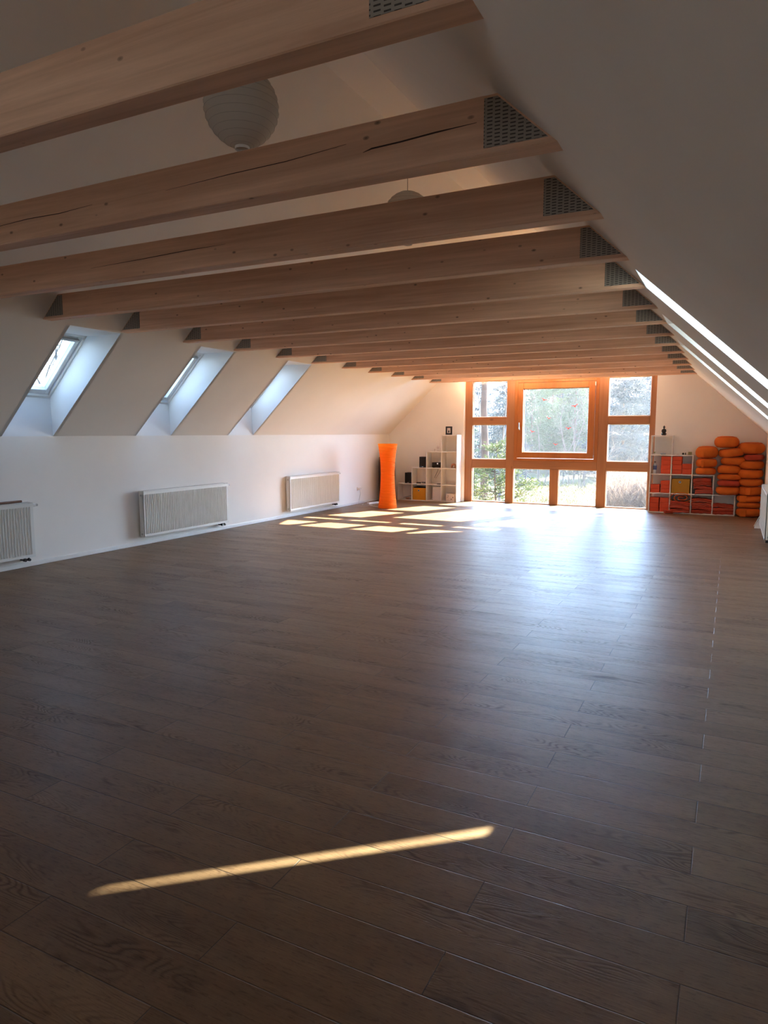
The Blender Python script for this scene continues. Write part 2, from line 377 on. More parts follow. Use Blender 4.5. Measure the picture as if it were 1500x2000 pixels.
def slope(side, name):
    # polygon strips in the XZ plane, extruded along y, with the skylight holes left open
    if side < 0: x0, z0, xt, x1 = XL, ZL, XL+(ZT-ZL)/KL, XCL
    else: x0, z0, xt, x1 = XR, ZR, XR-(ZT-ZR)/KR, XCR
    dx = -side*-1; b = B()
    ox = side*T*.7; oz = T*.75
    full = [(x0, z0), (xt, ZT), (xt+ox, ZT+oz), (x0+ox, z0+oz)]
    ys = [YB] + [v for p in SKYL_Y for v in p] + [YE+.05]
    for i in range(0, len(ys), 2): b.prism(full, 'y', ys[i], ys[i+1])
    b.prism([(xt, ZT), (x1, ZC), (x1+ox, ZC+oz), (xt+ox, ZT+oz)], 'y', YB, YE+.05)
    return struct(b.obj(name, m_wall))
slope(-1, 'wall_left_slope'); slope(1, 'wall_right_slope')
# baseboards
def bb(name, x0, x1): return struct(B().box(x0, x1, YB, YE, 0, .052).obj(name, m_white, bevel=.006))
bb('baseboard_left', XL, XL+.018); bb('baseboard_right', XR-.018, XR)
struct(B().box(XL+.018, WX0-.02, YE-.016, YE, 0, .052).obj('baseboard_end', m_white, bevel=.005))
struct(B().box(WX1+.02, XR-.018, YE-.016, YE, 0, .052).obj('baseboard_end', m_white, bevel=.005))

# ------------------------------------------------------------------ gable window
YW0, YW1 = 14.235, 14.36          # front and back of the timber
S = 14.235/14.19
def wx(x): return x*S
def wz(z): return 1.5+(z-1.5)*S
gw = bpy.data.objects.new('window_1', None); COL.objects.link(gw); gw['kind'] = 'structure'
gw.location = (-3.25, YW0, 0)
def gpart(b, name, mt, bevel=.006, parent=None):
    bmesh.ops.translate(b.bm, verts=b.bm.verts, vec=(3.25, -YW0, 0)); return b.obj(name, mt, parent or gw, bevel=bevel)
PX = [wx(v) for v in (-5.165, -5.003, -4.256, -4.085, -3.32, -3.142, -2.385, -2.202, -1.43)] + [WX1+.005]
Z = [wz(v) for v in (0.02, .745, .93, 1.66, 1.82, 2.57, 2.75, 3.30)]
roofz = lambda x: min(3.84, 3.02+(x-WX0)*.9591, 3.02+(WX1-x)*.9371)
def post(x0, x1, z0=0, z1=None):
    if z1 is None: poly = [(x0, z0), (x1, z0), (x1, roofz(x1)), (x0, roofz(x0))]
    else: poly = [(x0, z0), (x1, z0), (x1, z1), (x0, z1)]
    return gpart(B().prism(poly, 'y', YW0, YW1), 'post', m_winwood)
post(WX0, PX[1]); post(PX[2], PX[3]); post(PX[6], PX[7]); post(PX[8], WX1)
post(PX[4], PX[5], 0, Z[1]); post(PX[4], PX[5], Z[6])
def rail(x0, x1, z0, z1): return gpart(B().box(x0, x1, YW0+.004, YW1-.004, z0, z1), 'rail', m_winwoodx)
rail(PX[1], PX[2], Z[1], Z[2]); rail(PX[3], PX[6], Z[1], Z[2]-.02); rail(PX[7], PX[8], Z[1], Z[2])
rail(PX[1], PX[2], Z[3], Z[4]); rail(PX[7], PX[8], Z[3], Z[4])
rail(PX[1], PX[2], Z[5], Z[6]); rail(PX[3], PX[6], Z[5], Z[6]); rail(PX[7], PX[8], Z[5], Z[6])
gpart(B().box(PX[1], PX[8], YW0+.03, YW1, 0, Z[0]), 'sill', m_winwoodx, .003)
gpart(B().prism([(WX0, 3.02-.13), (-4.28, 3.70), (-2.25, 3.70), (WX1, 3.02-.13), (WX1, 3.02), (-2.2, 3.84), (-4.33, 3.84), (WX0, 3.02)], 'y', YW0+.004, YW1-.004), 'top_frame', m_winwoodx)
def pane(x0, x1, z0, z1, poly=None):
    g = .012
    pl = poly or [(x0, z0), (x1, z0), (x1, z1), (x0, z1)]
    cx = sum(p[0] for p in pl)/len(pl); cz = sum(p[1] for p in pl)/len(pl)
    inn = [(p[0]+(g if p[0] < cx else -g), p[1]+(g if p[1] < cz else -g)) for p in pl]
    b = B()
    for i in range(len(pl)):
        j = (i+1) % len(pl); b.prism([pl[i], pl[j], inn[j], inn[i]], 'y', YW0+.052, YW0+.075)
    s = gpart(b, 'glazing_seal', m_gasket, 0)
    gpart(B().prism(pl, 'y', YW0+.060, YW0+.066), 'pane', m_glass, 0)
for a, b_ in ((1, 2), (7, 8)):
    for c, d in ((0, 1), (2, 3), (4, 5)): pane(PX[a], PX[b_], Z[c], Z[d])
pane(PX[3], PX[4], Z[0], Z[1]); pane(PX[5], PX[6], Z[0], Z[1])
pane(PX[3], PX[4], Z[6], 3.71); pane(PX[5], PX[6], Z[6], 3.71)
pane(0, 0, 0, 0, [(PX[1], Z[6]), (PX[2], Z[6]), (PX[2], roofz(PX[2])-.13), (PX[1], roofz(PX[1])-.13)])
pane(0, 0, 0, 0, [(PX[7], Z[6]), (PX[8], Z[6]), (PX[8], roofz(PX[8])-.13), (PX[7], roofz(PX[7])-.13)])
# opening casement in the middle
cx0, cx1, cz0, cz1 = PX[3]+.0, PX[6]-.0, Z[2]-.02, Z[5]
fr = B(); fw_ = .07
for q in ((cx0, cx0+fw_, cz0, cz1), (cx1-fw_, cx1, cz0, cz1), (cx0+fw_, cx1-fw_, cz0, cz0+.055), (cx0+fw_, cx1-fw_, cz1-.055, cz1)):
    fr.box(q[0], q[1], YW0-.006, YW1-.01, q[2], q[3])
gpart(fr, 'casement_frame', m_sash, .005)
sx0, sx1, sz0, sz1 = cx0+fw_+.004, cx1-fw_-.004, cz0+.06, cz1-.06
gx0, gx1, gz0, gz1 = wx(-3.90), wx(-2.585), wz(1.09), wz(2.39)
sh = B()
for q in ((sx0, gx0, sz0, sz1), (gx1, sx1, sz0, sz1), (gx0, gx1, sz0, gz0), (gx0, gx1, gz1, sz1)): sh.box(q[0], q[1], YW0-.028, YW0+.06, q[2], q[3])
sash = gpart(sh, 'casement_sash', m_sash, .006)
pane(gx0, gx1, gz0, gz1)
hd = B(); hx = sx0+.045; hz = wz(1.58)
hd.box(hx-.015, hx+.015, YW0-.038, YW0-.028, hz-.035, hz+.035); hd.box(hx-.008, hx+.008, YW0-.075, YW0-.036, hz-.01, hz+.01); hd.box(hx-.011, hx+.011, YW0-.085, YW0-.07, hz-.015, hz+.12)
gpart(hd, 'window_handle', m_chrome, .003)
for hz in (gz0-.08, gz1+.06):
    hh = B(); hh.tube([(sx1+.005, YW0-.036, hz-.03), (sx1+.005, YW0-.036, hz+.04)], .009, 10); gpart(hh, 'hinge', m_chrome, 0)

# unseen rear window, added to light the beam fronts and near floor
rw = bpy.data.objects.new('window_8', None); COL.objects.link(rw); rw['kind'] = 'structure'
b = B(); xm = (BW0+BW1)/2
for q in ((BW0, BW0+.07, BZ0, BZ1), (BW1-.07, BW1, BZ0, BZ1), (xm-.06, xm+.06, BZ0+.07, BZ1-.07), (BW0+.07, BW1-.07, BZ0, BZ0+.07), (BW0+.07, BW1-.07, BZ1-.07, BZ1)): b.box(q[0], q[1], YB-.15, YB-.07, q[2], q[3])
b.obj('frame', m_winwood, rw, bevel=.005)
for a, c in ((BW0+.07, xm-.06), (xm+.06, BW1-.07)): B().box(a, c, YB-.115, YB-.109, BZ0+.07, BZ1-.07).obj('pane', m_glass, rw)
b = B(); rows = [[b.bm.verts.new((BW0-.15+(BW1-BW0+.3)*i/60, YB+.07+.022*math.sin(i*1.3), z_)) for z_ in (BZ1+.12, 1.6, BZ0-.15)] for i in range(61)]
for i in range(60):
    for k in range(2): b.bm.faces.new((rows[i][k], rows[i+1][k], rows[i+1][k+1], rows[i][k+1]))
tag(b.obj('added_curtain', mat_paper('added warm light filter', (1.0, .78, .62), .92), fix=False), 'added warm light filter over the unseen rear window', 'added_curtain')  # warm sheet added to tint the light from behind the viewer
# ------------------------------------------------------------------ skylights
def skylight(n, side, y0, y1):
    if side < 0: F = lambda x, z: (x, z); x0, z0 = XL, ZL; xt = XL+(ZT-ZL)/KL
    else: x0, z0 = XR, ZR; xt = XR-(ZT-ZR)/KR
    root = bpy.data.objects.new('window_%d' % n, None); COL.objects.link(root); root['kind'] = 'structure'
    root.location = (x0, (y0+y1)/2, z0)
    def part(b, name, mt, bevel=0, parent=None, extra=(0, 0, 0)):
        bmesh.ops.translate(b.bm, verts=b.bm.verts, vec=-Vector(root.location)); return b.obj(name, mt, parent or root, bevel=bevel)
    xo = x0+side*.018; zo = 1.882; lift = .20 if n == 5 else 0.0; xh = xo-side*(.655+lift*1.0); zh = ZT+lift*.985            # outer plane; head of the first right window raised to pass a sun streak
    quad = [(x0, z0-.005), (xt, ZT), (xh-(-side)*0, zh), (xo, zo)]
    far = [(x0+side*.012, z0), (xt, ZT+.0), (xh+side*.2, zh+.0), (xh+side*.06, zh+.05), (xo+side*.1, zo+.05)]
    q2 = [(x0, z0), (xt, ZT), (xh+side*.10, ZT+.0), (xh+side*.06, ZT+.06), (xo+side*.13, zo-.02), (xo+side*.13, z0)]
    # side reveals reach out to the frame
    b = B()
    wg = .03 if n == 5 else .13  # wings cut short on that one window to let the sun streak in
    for ya, yb in ((y0-.04, y0+.0015), (y1-.0015, y1+.04)): b.prism([(x0, z0), (xt, ZT), (xh, zh), (xh+side*wg, zh+wg), (xo+side*wg, zo+wg), (xo, zo)], 'y', ya, yb)
    b.prism([(x0, z0-.02), (xo, zo), (xo+side*.13, zo+.13), (xo+side*.13, zo), (x0+side*.05, z0-.02)], 'y', y0-.04, y1+.04)
    b.prism([(xt, ZT), (xh, zh), (xh+side*wg, zh+wg), (xh, zh+wg+.04), (xt, ZT+.04)], 'y', y0-.04, y1+.04)
    part(b, 'reveal', m_reveal)
    # local frame of the roof window: u up the slope, v along y, w outwards
    u = Vector((xh-xo, 0, zh-zo)); L = u.length; u.normalize(); v = Vector((0, 1, 0)); wv = Vector((side*abs(u.z), 0, abs(u.x)))
    org = Vector((xo, (y0+y1)/2, zo)); W = (y1-y0)
    def lb(b, u0, u1, v0, v1, w0, w1, mi=0):
        b.obox(org+u*(u0+u1)/2+v*(v0+v1)/2+wv*(w0+w1)/2, u, v, wv, (u1-u0)/2, (v1-v0)/2, (w1-w0)/2, mi)
    h = W/2; fwid = .018 if n == 5 else .03
    b = B()
    lb(b, 0, L, -h, -h+fwid, 0, .12); lb(b, 0, L, h-fwid, h, 0, .12); lb(b, 0, .035, -h+fwid, h-fwid, 0, .12); lb(b, L-.03, L, -h+fwid, h-fwid, 0, .12)
    part(b, 'frame', m_white, .004)
    b = B(); a0, a1, s0, s1 = .045, L-.04, -h+fwid+.006, h-fwid-.006; sw = .04 if n == 5 else .05; so = .066 if n == 5 else .118  # sash depth shaped for light: shallow passes the sun streak, deeper ones block it
    lb(b, a0, a1, s0, s0+sw, .02, so); lb(b, a0, a1, s1-sw, s1, .02, so); lb(b, a0, a0+(.125 if n == 5 else .06), s0+sw, s1-sw, .02, so); lb(b, a1-.07, a1, s0+sw, s1-sw, .02, so)
    sashp = part(b, 'sash', m_white, .004)
    b = B(); lb(b, a0+.06, a1-.07, s0+sw, s1-sw, .055, .065); part(b, 'pane', m_glass2)
    b = B(); lb(b, a1-.05, a1-.025, s0+.03, s1-.03, -.012, .02); part(b, 'vent_bar', m_grille, .003)
    return root
k = 2
for a, b_ in SKYL_Y: skylight(k, -1, a, b_); k += 1
for a, b_ in SKYL_Y: skylight(k, 1, a, b_); k += 1

# ------------------------------------------------------------------ beams
ORD = ['nearest the camera', 'second from the camera', 'third from the camera', 'fourth from the camera', 'fifth from the camera', 'sixth from the camera',
       'seventh from the camera', 'eighth from the camera', 'seventh from the gable window', 'sixth from the gable window', 'fifth from the gable window', 'fourth from the gable window', 'third from the gable window',
       'second from the gable window', 'right in front of the gable window']
ORD = ORD[:8] + ['sixth from the gable window', 'fifth from the gable window', 'fourth from the gable window', 'third from the gable window', 'second from the gable window', 'closest to the gable window']
def make_beam():
    t = thing('collar_beam', '', 'beam', (XL+(ZB-ZL)/KL, 0, ZB))
    z1 = ZB+BH; ox = t.location.x
    xl0, xl1 = XL+(ZB-ZL)/KL, XL+(z1-ZL)/KL; xr0, xr1 = XR-(ZB-ZR)/KR, XR-(z1-ZR)/KR
    B().prism([(xl0-ox-.012, 0), (xr0-ox+.012, 0), (xr1-ox+.012, BH), (xl1-ox-.012, BH)], 'y', -BT, 0).obj('timber', m_beam, t, bevel=.004, seg=1)
    # perforated plates nailed over both ends, their outer edge cut along the roof slope
    pz0, pz1 = .022, BH-.012
    a = lambda z: (xl0-ox)+.010+z/KL+.0; c = lambda z: (xr0-ox)-.010-z/KR
    xi = a(pz0)+.245; B().prism([(a(pz0), pz0), (xi, pz0), (xi, pz1), (a(pz1), pz1)], 'y', -BT-.002, -BT).obj('nail_plate', m_plate, t)
    xi = c(pz0)-.245; B().prism([(xi, pz0), (c(pz0), pz0), (c(pz1), pz1), (xi, pz1)], 'y', -BT-.002, -BT).obj('nail_plate', m_plate, t)
    return t
beam = make_beam(); beams = []
for i in range(14):
    o = beam if i == 0 else copy_tree(beam)
    o.location.y = BEAM0+BEAMD*i
    o['label'] = 'spruce ceiling tie beam with perforated end plates, ' + ORD[i]; o['group'] = 'collar beams under the roof'
    beams.append(o)
# drying cracks that follow the grain
def crack(bi, pts, wdt=.003):
    o = beams[bi]; b = B(); n = len(pts)
    up = [(p[0]-o.location.x, p[1]-ZB+wdt*(0 if k in (0, n-1) else 1)) for k, p in enumerate(pts)]
    lo = [(p[0]-o.location.x, p[1]-ZB-wdt*(0.3 if k in (0, n-1) else 1)) for k, p in enumerate(pts)]
    b.prism(up+lo[::-1], 'y', -BT-.0012, -BT+.001); b.obj('drying_crack', m_dkbrown, o)
crack(1, [(-.93, 2.668), (-1.1, 2.663), (-1.25, 2.655), (-1.38, 2.652), (-1.42, 2.644)])
crack(1, [(-1.5, 2.69), (-1.8, 2.672), (-2.1, 2.668), (-2.5, 2.655)], .0015)
crack(2, [(-2.9, 2.67), (-3.2, 2.667), (-3.6, 2.655), (-4.1, 2.645)], .002)
crack(1, [(-3.0, 2.66), (-3.25, 2.65), (-3.5, 2.655), (-4.0, 2.64)], .0018)

# ceiling joints are thin filled seams in the plasterboard
# ------------------------------------------------------------------ paper lanterns
def lantern(y, label):
    t = thing('paper_lantern', label, 'lamp', (-3.22, y, ZC), group='round paper lanterns hung from the ridge')
    zc = 3.77-ZC; R_ = .262
    prof = []
    nr = 17
    for i in range(nr*2+1):
        a = math.pi*(i/(nr*2)); z = -math.cos(a)*R_*1.02
        r = math.sin(a)*R_
        if z < 0: r = R_*math.sqrt(max(0, 1-(z/(R_*1.02))**2))**1.12 * (1-.04*(z/R_)**2)
        rr = r*(1.0 if i % 2 == 0 else .982)
        if rr < .045: continue
        prof.append((rr, z))
    B().lathe(prof, (0, 0, zc), 40, close=False).obj('lamp_shade', m_lantern, t, smooth=True)
    b = B()
    for i in range(nr*2+1):
        if i % 2 == 0:
            a = math.pi*(i/(nr*2)); z = -math.cos(a)*R_*1.02; r = math.sin(a)*R_
            if z < 0: r = R_*math.sqrt(max(0, 1-(z/(R_*1.02))**2))**1.12 * (1-.04*(z/R_)**2)
            if r < .05: continue
            pts = [(r*1.004*math.cos(q*math.pi/16), r*1.004*math.sin(q*math.pi/16), zc+z) for q in range(33)]; b.tube(pts, .0010, 4, False)
    b.obj('wire_ribs', m_wire, t)
    B().lathe([(.05, 0), (.052, 0), (.052, -.018), (.05, -.018)], (0, 0, zc-R_+.004), 24, close=False).obj('opening_ring', m_white, t)
    B().tube([(0, 0, -.03), (0, 0, zc+R_-.02)], .003, 6).obj('cord', m_black, t)
    B().lathe([(.055, 0), (.055, -.02), (.03, -.045), (.006, -.05)], (0, 0, 0), 24).obj('ceiling_rose', m_lantern, t, smooth=True)
    return t
lantern(4.16, 'round white paper lantern above the beams, the near one whose whole lower half shows')
lantern(6.96, 'round white paper lantern of which only the top shows above the third beam')

# ------------------------------------------------------------------ radiators
def radiator(y0, y1, side, label, group='white panel radiators'):
    xw = XL if side < 0 else XR
    t = thing('radiator', label, 'radiator', (xw, y0, .12), group=group)
    s = -side; D = .125; L = y1-y0; H = .61
    def bx(b, d0, d1, ya, yb, za, zb_): b.box(min(s*d0, s*d1), max(s*d0, s*d1), ya, yb, za, zb_)
    b = B()
    # front panel with pressed flutes
    bx(b, .100, .112, 0, L, 0, H-.01); n = int(L/.0333); st = (L-.05)/n
    for i in range(n):
        ya = .025+st*i+st*.25; b.prism([(s*.110, ya), (s*.110, ya+st*.5), (s*.1205, ya+st*.36), (s*.1205, ya+st*.14)], 'z', .035, H-.05)
    bx(b, .108, .116, 0, L, H-.035, H-.01); bx(b, .108, .116, 0, L, 0, .022)
    b.obj('front_panel', m_radi, t)
    b = B(); bx(b, .03, .042, .01, L-.01, .01, H-.02); b.obj('rear_panel', m_radi, t)
    for ya, yb in ((0, .004), (L-.004, L)):
        b = B(); bx(b, .03, .112, ya, yb, .0, H-.005); b.obj('side_cover', m_radi, t, bevel=.002)
    b = B()
    b.bm.free()
    for zz in (.035, H-.06):
        B().tube([(s*.07, -.008, zz), (s*.07, .002, zz)], .014, 12).obj('end_plug', m_grille, t)
    b = B(); bx(b, .028, .034, .0, L, H-.005, H); bx(b, .106, .112, 0, L, H-.005, H)
    for i in range(int(L/.03)): bx(b, .03, .11, .01+i*.03, .022+i*.03, H-.006, H-.001)
    b.obj('top_grille', m_radi, t)
    yv = L if side < 0 else 0.0; dy = 1 if side < 0 else -1
    yv2 = L-.04
    b = B(); b.tube([(s*.07, yv, H-.04), (s*.07, yv+dy*.02, H-.04), (s*.07, yv+dy*.055, H-.04)], [.012, .019, .019], 12); v = b.obj('thermostat_valve', m_radi, t, smooth=False)
    b = B(); b.tube([(s*.07, yv+dy*.055, H-.04), (s*.07, yv+dy*.085, H-.04)], .014, 12); b.obj('thermostat_head', m_grille, v)
    b = B()
    for q in (.06, .11):
        ys = (L-q) if side < 0 else q
        b.tube([(s*.075, ys, .0), (s*.075, ys, -.035)], .011, 10); b.tube([(s*.075, ys, -.03), (s*.005, ys, -.03)], .009, 8); b.tube([(s*.062, ys, -.03), (s*.095, ys, -.03)], .016, 8)
    b.obj('valve_block', m_black, t)
    for ya in (.25, L-.25):
        b = B(); bx(b, .002, .03, ya, ya+.03, .05, H-.06); b.obj('wall_bracket', m_radi, t)
    return t
radiator(3.32, 5.03, -1, 'white ribbed radiator on the left wall, the one cut by the photo edge')
radiator(6.64, 8.345, -1, 'white ribbed radiator on the left wall, the middle one below the second roof window')
radiator(10.02, 11.73, -1, 'white ribbed radiator on the left wall, the one nearest the orange floor lamp')
radiator(10.08, 11.82, 1, 'white ribbed radiator on the right wall in front of the cushion stacks')
tag(B().tube([(XL+.062, 3.3, .7445), (XL+.062, 4.93, .7445)], .013, 10).obj('wooden_pole', m_pole, smooth=False), 'thin brown wooden pole lying on top of the radiator at the left edge', 'pole')

# ------------------------------------------------------------------ orange floor lamp
def floor_lamp():
    t = thing('floor_lamp', 'tall waisted orange paper floor lamp standing left of the stepped shelf', 'lamp', (-6.075, 12.25, 0))
    prof = []; n = 84; H = 1.27
    for i in range(n+1):
        z = H*i/n; f = i/n
        r = .140+.058*abs((f-.52)/.48)**2.0 if f > .52 else .140+.052*abs((.52-f)/.52)**1.8
        prof.append((r*(1.0 if i % 2 else .955), z+.004))
    b = B(); N_ = 4
    b.lathe(prof, (0, 0, 0), 48, close=False)
    b.obj('lamp_shade', m_orange, t, smooth=False)
    B().lathe([(.12, 0), (.12, .012), (.02, .02), (.02, .03)], (0, 0, 0), 32).obj('base', m_black, t)
    B().tube([(0, 0, .02), (0, 0, .9)], .008, 8).obj('pole', m_chrome, t)
    b = B()
    for a in (0, math.pi/2): b.tube([(.195*math.cos(a), .195*math.sin(a), 1.26), (-.195*math.cos(a), -.195*math.sin(a), 1.26)], .002, 5)
    b.obj('wire_cross', m_wire, t)
    return t
floor_lamp()

# ------------------------------------------------------------------ stepped shelves
SY0, SY1 = 13.86, 14.13
CW, PT = .347, .018
def stair_shelf(x0, rising, label):
    t = thing('stepped_shelf', label, 'shelf', (x0, SY0, 0), group='white stepped cube shelves')
    hts = [1, 2, 3, 4] if rising else [4, 3, 2, 1]; D = SY1-SY0; C = .357
    for i in range(5):
        h = max(hts[i-1] if i else 0, hts[i] if i < 4 else 0); x = i*CW
        B().box(x-PT/2, x+PT/2, 0, D, .0, h*C+PT).obj('upright', m_shelf, t, bevel=.0015, seg=1)
    for lv in range(5):
        xs = [i for i in range(4) if hts[i] >= max(lv, 1)] if lv else [0, 1, 2, 3]
        if lv: xs = [i for i in range(4) if hts[i] >= lv]
        a, b_ = min(xs), max(xs)+1
        for i in xs: B().box(i*CW+PT/2, (i+1)*CW-PT/2, .001, D-.001, lv*C+(0 if lv else .0), lv*C+PT).obj('shelf_board', m_shelf, t, bevel=.0015, seg=1)
    return t
LX0, RX0 = -6.625, -1.352
stair_shelf(LX0, True, 'white stepped cube shelf rising to the right, left of the gable window')
def zs(l): return l*.357+PT+.001
CWr = .362
_CW = CW
CW = .362
stair_shelf(RX0, False, 'white stepped cube shelf falling to the right, loaded with orange blocks and blankets')
CW = _CW
def lx(c, f): return LX0+CW*(c-1)+CW*f
def rx(c, f): return RX0+CWr*(c-1)+CWr*f
YF = SY0

# --- items on the left shelf
t = thing('picture_frame', 'small black picture frame with white mount, on top of the left stepped shelf', 'picture', (lx(4, .38), YF+.09, zs(4)))
B().prism([(-.075, 0), (.075, 0), (.075, .178), (-.075, .178)], 'y', 0, .014).obj('frame', m_black, t, bevel=.003)
B().box(-.036, .036, -.0015, 0, .035, .145).obj('mount', m_card, t)
fl = B(); pf = [(.0, .045), (.014, .05), (.018, .065), (.012, .085), (0, .108), (-.012, .085), (-.018, .065), (-.014, .05)]
fl.prism(pf, 'y', -.0028, -.0015); fl.obj('motif', m_black, t)
B().prism([(-.03, 0), (.03, 0), (.02, .12), (-.02, .12)], 'y', .03, .034).obj('stand', m_black, t)
def speaker(x, z, label):
    t = thing('loudspeaker', label, 'speaker', (x, YF+.02, z), group='small black speakers')
    B().box(-.082, .082, 0, .19, 0, .235).obj('cabinet', m_black, t, bevel=.004)
    B().box(-.076, .076, -.008, -.0, .03, .229).obj('grille', m_blackm, t, bevel=.003)
    B().box(-.018, .018, -.003, 0, .010, .020).obj('badge', m_chrome, t)
speaker(lx(1, .72), zs(1), 'small black loudspeaker on the lowest step of the left shelf')
speaker(lx(2, .72), zs(2), 'small black loudspeaker on the second step of the left shelf, beside the amplifier')
t = thing('stereo_amplifier', 'black stereo amplifier with a silver dial in the left shelf', 'stereo', (lx(3, .66), YF+.03, zs(2)))
B().box(-.11, .10, 0, .2, .008, .118).obj('case', m_black, t, bevel=.004)
B().box(-.108, .098, -.004, 0, .012, .05).obj('display', m_blackm, t)
B().tube([(.028, 0, .092), (.028, -.02, .092)], .017, 16).obj('dial', m_chrome, t)
for sx_ in (-.09, .08): B().box(sx_-.012, sx_+.012, .03, .17, 0, .008).obj('foot', m_blackm, t)
t = thing('salt_lamp', 'small reddish arched ornament in the left shelf beside the amplifier', 'ornament', (lx(4, .70), YF+.08, zs(2)))
pr = [(-.05, 0), (.05, 0), (.048, .05), (.035, .085), (.0, .1), (-.035, .085), (-.048, .05)]
B().prism([(-.052, 0), (-.03, 0), (-.028, .045), (-.0, .072), (.028, .045), (.03, 0), (.052, 0), (.05, .055), (.034, .09), (0, .102), (-.034, .09), (-.05, .055)], 'y', 0, .06).obj('arch', m_salt, t, bevel=.006)
B().ball((0, .03, .022), .02, 12).obj('figure', m_card, t, smooth=True)
def storage_box(x, z, label, mt, wdt=.29, h=.25):
    t = thing('storage_box', label, 'box', (x, YF+.012, z), group='fabric storage boxes')
    b = B(); D = .245; th = .006
    b.box(-wdt/2, wdt/2, 0, th, 0, h); b.box(-wdt/2, wdt/2, D-th, D, 0, h); b.box(-wdt/2, -wdt/2+th, th, D-th, 0, h); b.box(wdt/2-th, wdt/2, th, D-th, 0, h); b.box(-wdt/2+th, wdt/2-th, th, D-th, 0, th)
    b.obj('body', mt, t, bevel=.002)
    b = B(); b.lathe([(.015, -.002), (.015, 0)], (0, 0, 0), 16); o = b.obj('grip_hole', m_black, t, loc=(-.02*0-.01, -.001, h-.055)); o.rotation_euler.x = math.pi/2
    b = B(); b.lathe([(.015, 0), (.021, 0), (.021, .003), (.015, .003)], (0, 0, 0), 16, close=False); o = b.obj('grommet', m_chrome, t, loc=(-.01, 0, h-.055)); o.rotation_euler.x = math.pi/2
    return t
storage_box(lx(2, .5), zs(0), 'mustard yellow storage box in the bottom row of the left shelf', m_yellow, .30, .262)
storage_box(rx(2, .48), zs(1), 'ochre storage box in the right shelf between blocks and blankets', m_yellow2, .31, .265)
tag(B().box(-.14, .14, 0, .012, 0, .02).box(-.14, .14, .012, .2, 0, .02).obj('dark_gap_slab', m_blackm, loc=(lx(2, .5), YF+.03, zs(0)+.263), bevel=.006), 'flat black slab standing in for the dark gap above the mustard box', 'slab')  # black slab drawn in place of the dark gap above the box
# small electronics, cables
t = thing('network_box', 'flat small black box in the second row of the left shelf', 'electronics', (lx(2, .38), YF+.05, zs(1)))
B().box(-.045, .04, 0, .07, 0, .025).obj('case', m_black, t, bevel=.003)
B().tube([(.0, .07, .012), (.02, .12, .02), (.1, .2, .03), (.14, .22, .12), (.15, .23, .25), (.12, .25, .33)], .0025, 5).obj('cable', m_greycable, t)
b = B(); pts = []
for i in range(70):
    a = i*.55; pts.append((.035*math.cos(a)*(1+.3*math.sin(i)), .03*math.sin(a), .006+.03*abs(math.sin(i*.21))))
tag(b.tube(pts, .0035, 5).obj('cable_tangle', m_greycable, loc=(lx(2, .72), YF+.08, zs(1)), smooth=True), 'tangle of grey cable beside the flat black box', 'cable')
t = tag(B().tube([(.02, .02, .34), (.0, .02, .28), (-.06, .03, .17), (-.075, .03, .13)], .004, 6).obj('audio_cable', m_black, loc=(lx(3, .60), YF+.12, zs(1))), 'dark cable hanging down behind the shelf board under the amplifier', 'cable')
tag(B().tube([(.07, .03, .34), (.04, .03, .28), (-.01, .03, .19), (-.06, .03, .12)], .003, 6).obj('audio_cable', m_greycable, loc=(lx(3, .62), YF+.14, zs(1))), 'grey cable hanging slanted under the amplifier, right of the dark one', 'cable')
tag(B().box(-.045, .045, 0, .05, 0, .014).obj('remote_control', m_black, loc=(lx(3, .80), YF+.04, zs(1)), bevel=.004), 'black remote control in the second row of the left shelf', 'remote')
tag(B().box(-.05, .04, 0, .06, 0, .005).obj('paper_sheet', m_card, loc=(lx(3, .35), YF+.04, zs(1))), 'small pale sheet of paper left of the remote control', 'paper')
tag(B().box(-.095, .095, 0, .2, 0, .30).obj('storage_carton', m_card, loc=(lx(3, .66), YF+.05, zs(0)), bevel=.003), 'pale plain carton in the bottom row of the left shelf', 'box')
t = thing('patterned_box', 'white box with dark branch pattern at the foot of the left shelf', 'box', (lx(4, .62), YF+.015, zs(0)))
B().box(-.10, .10, 0, .2, 0, .165).obj('carton', m_pattern, t, bevel=.003)
b = B()
for q in range(26):
    x = random.uniform(-.09, .09); z = random.uniform(.015, .15); a = random.uniform(0, 3.1); r_ = random.uniform(.006, .016)
    b.prism([(x+r_*math.cos(a), z+r_*math.sin(a)), (x-r_*.5*math.sin(a), z+r_*.5*math.cos(a)), (x-r_*math.cos(a), z-r_*math.sin(a)), (x+r_*.5*math.sin(a), z-r_*.5*math.cos(a))], 'y', -.001, 0)
b.bm.free()
t = thing('singing_bowl', 'small reddish bowl with a stick in the lowest step of the left shelf', 'bowl', (lx(1, .62), YF+.07, zs(0)))
B().lathe([(.02, 0), (.042, .012), (.05, .035), (.047, .035), (.038, .014), (.015, .006)], (0, 0, 0), 24).obj('bowl', m_salt, t, smooth=True)
B().tube([(-.11, .04, .028), (.1, .0, .085)], .004, 6).obj('stick', m_dkbrown, t)
def crystal(x, y, z, label, s=1.0):
    b = B()
    b.lathe([(.022*s, 0), (.03*s, .012*s), (.008*s, .025*s), (.024*s, .05*s), (.03*s, .07*s), (.022*s, .072*s), (.018*s, .055*s), (.004*s, .035*s)], (0, 0, 0), 14)
    return tag(b.obj('tealight_holder', m_card, loc=(x, y, z), smooth=True), label, 'candle holder', 'pale glass ornaments on the left shelf')
crystal(lx(3, .45), YF+.10, zs(3), 'small pale glass ornament, leftmost of three on the left shelf', .7)
b = B()
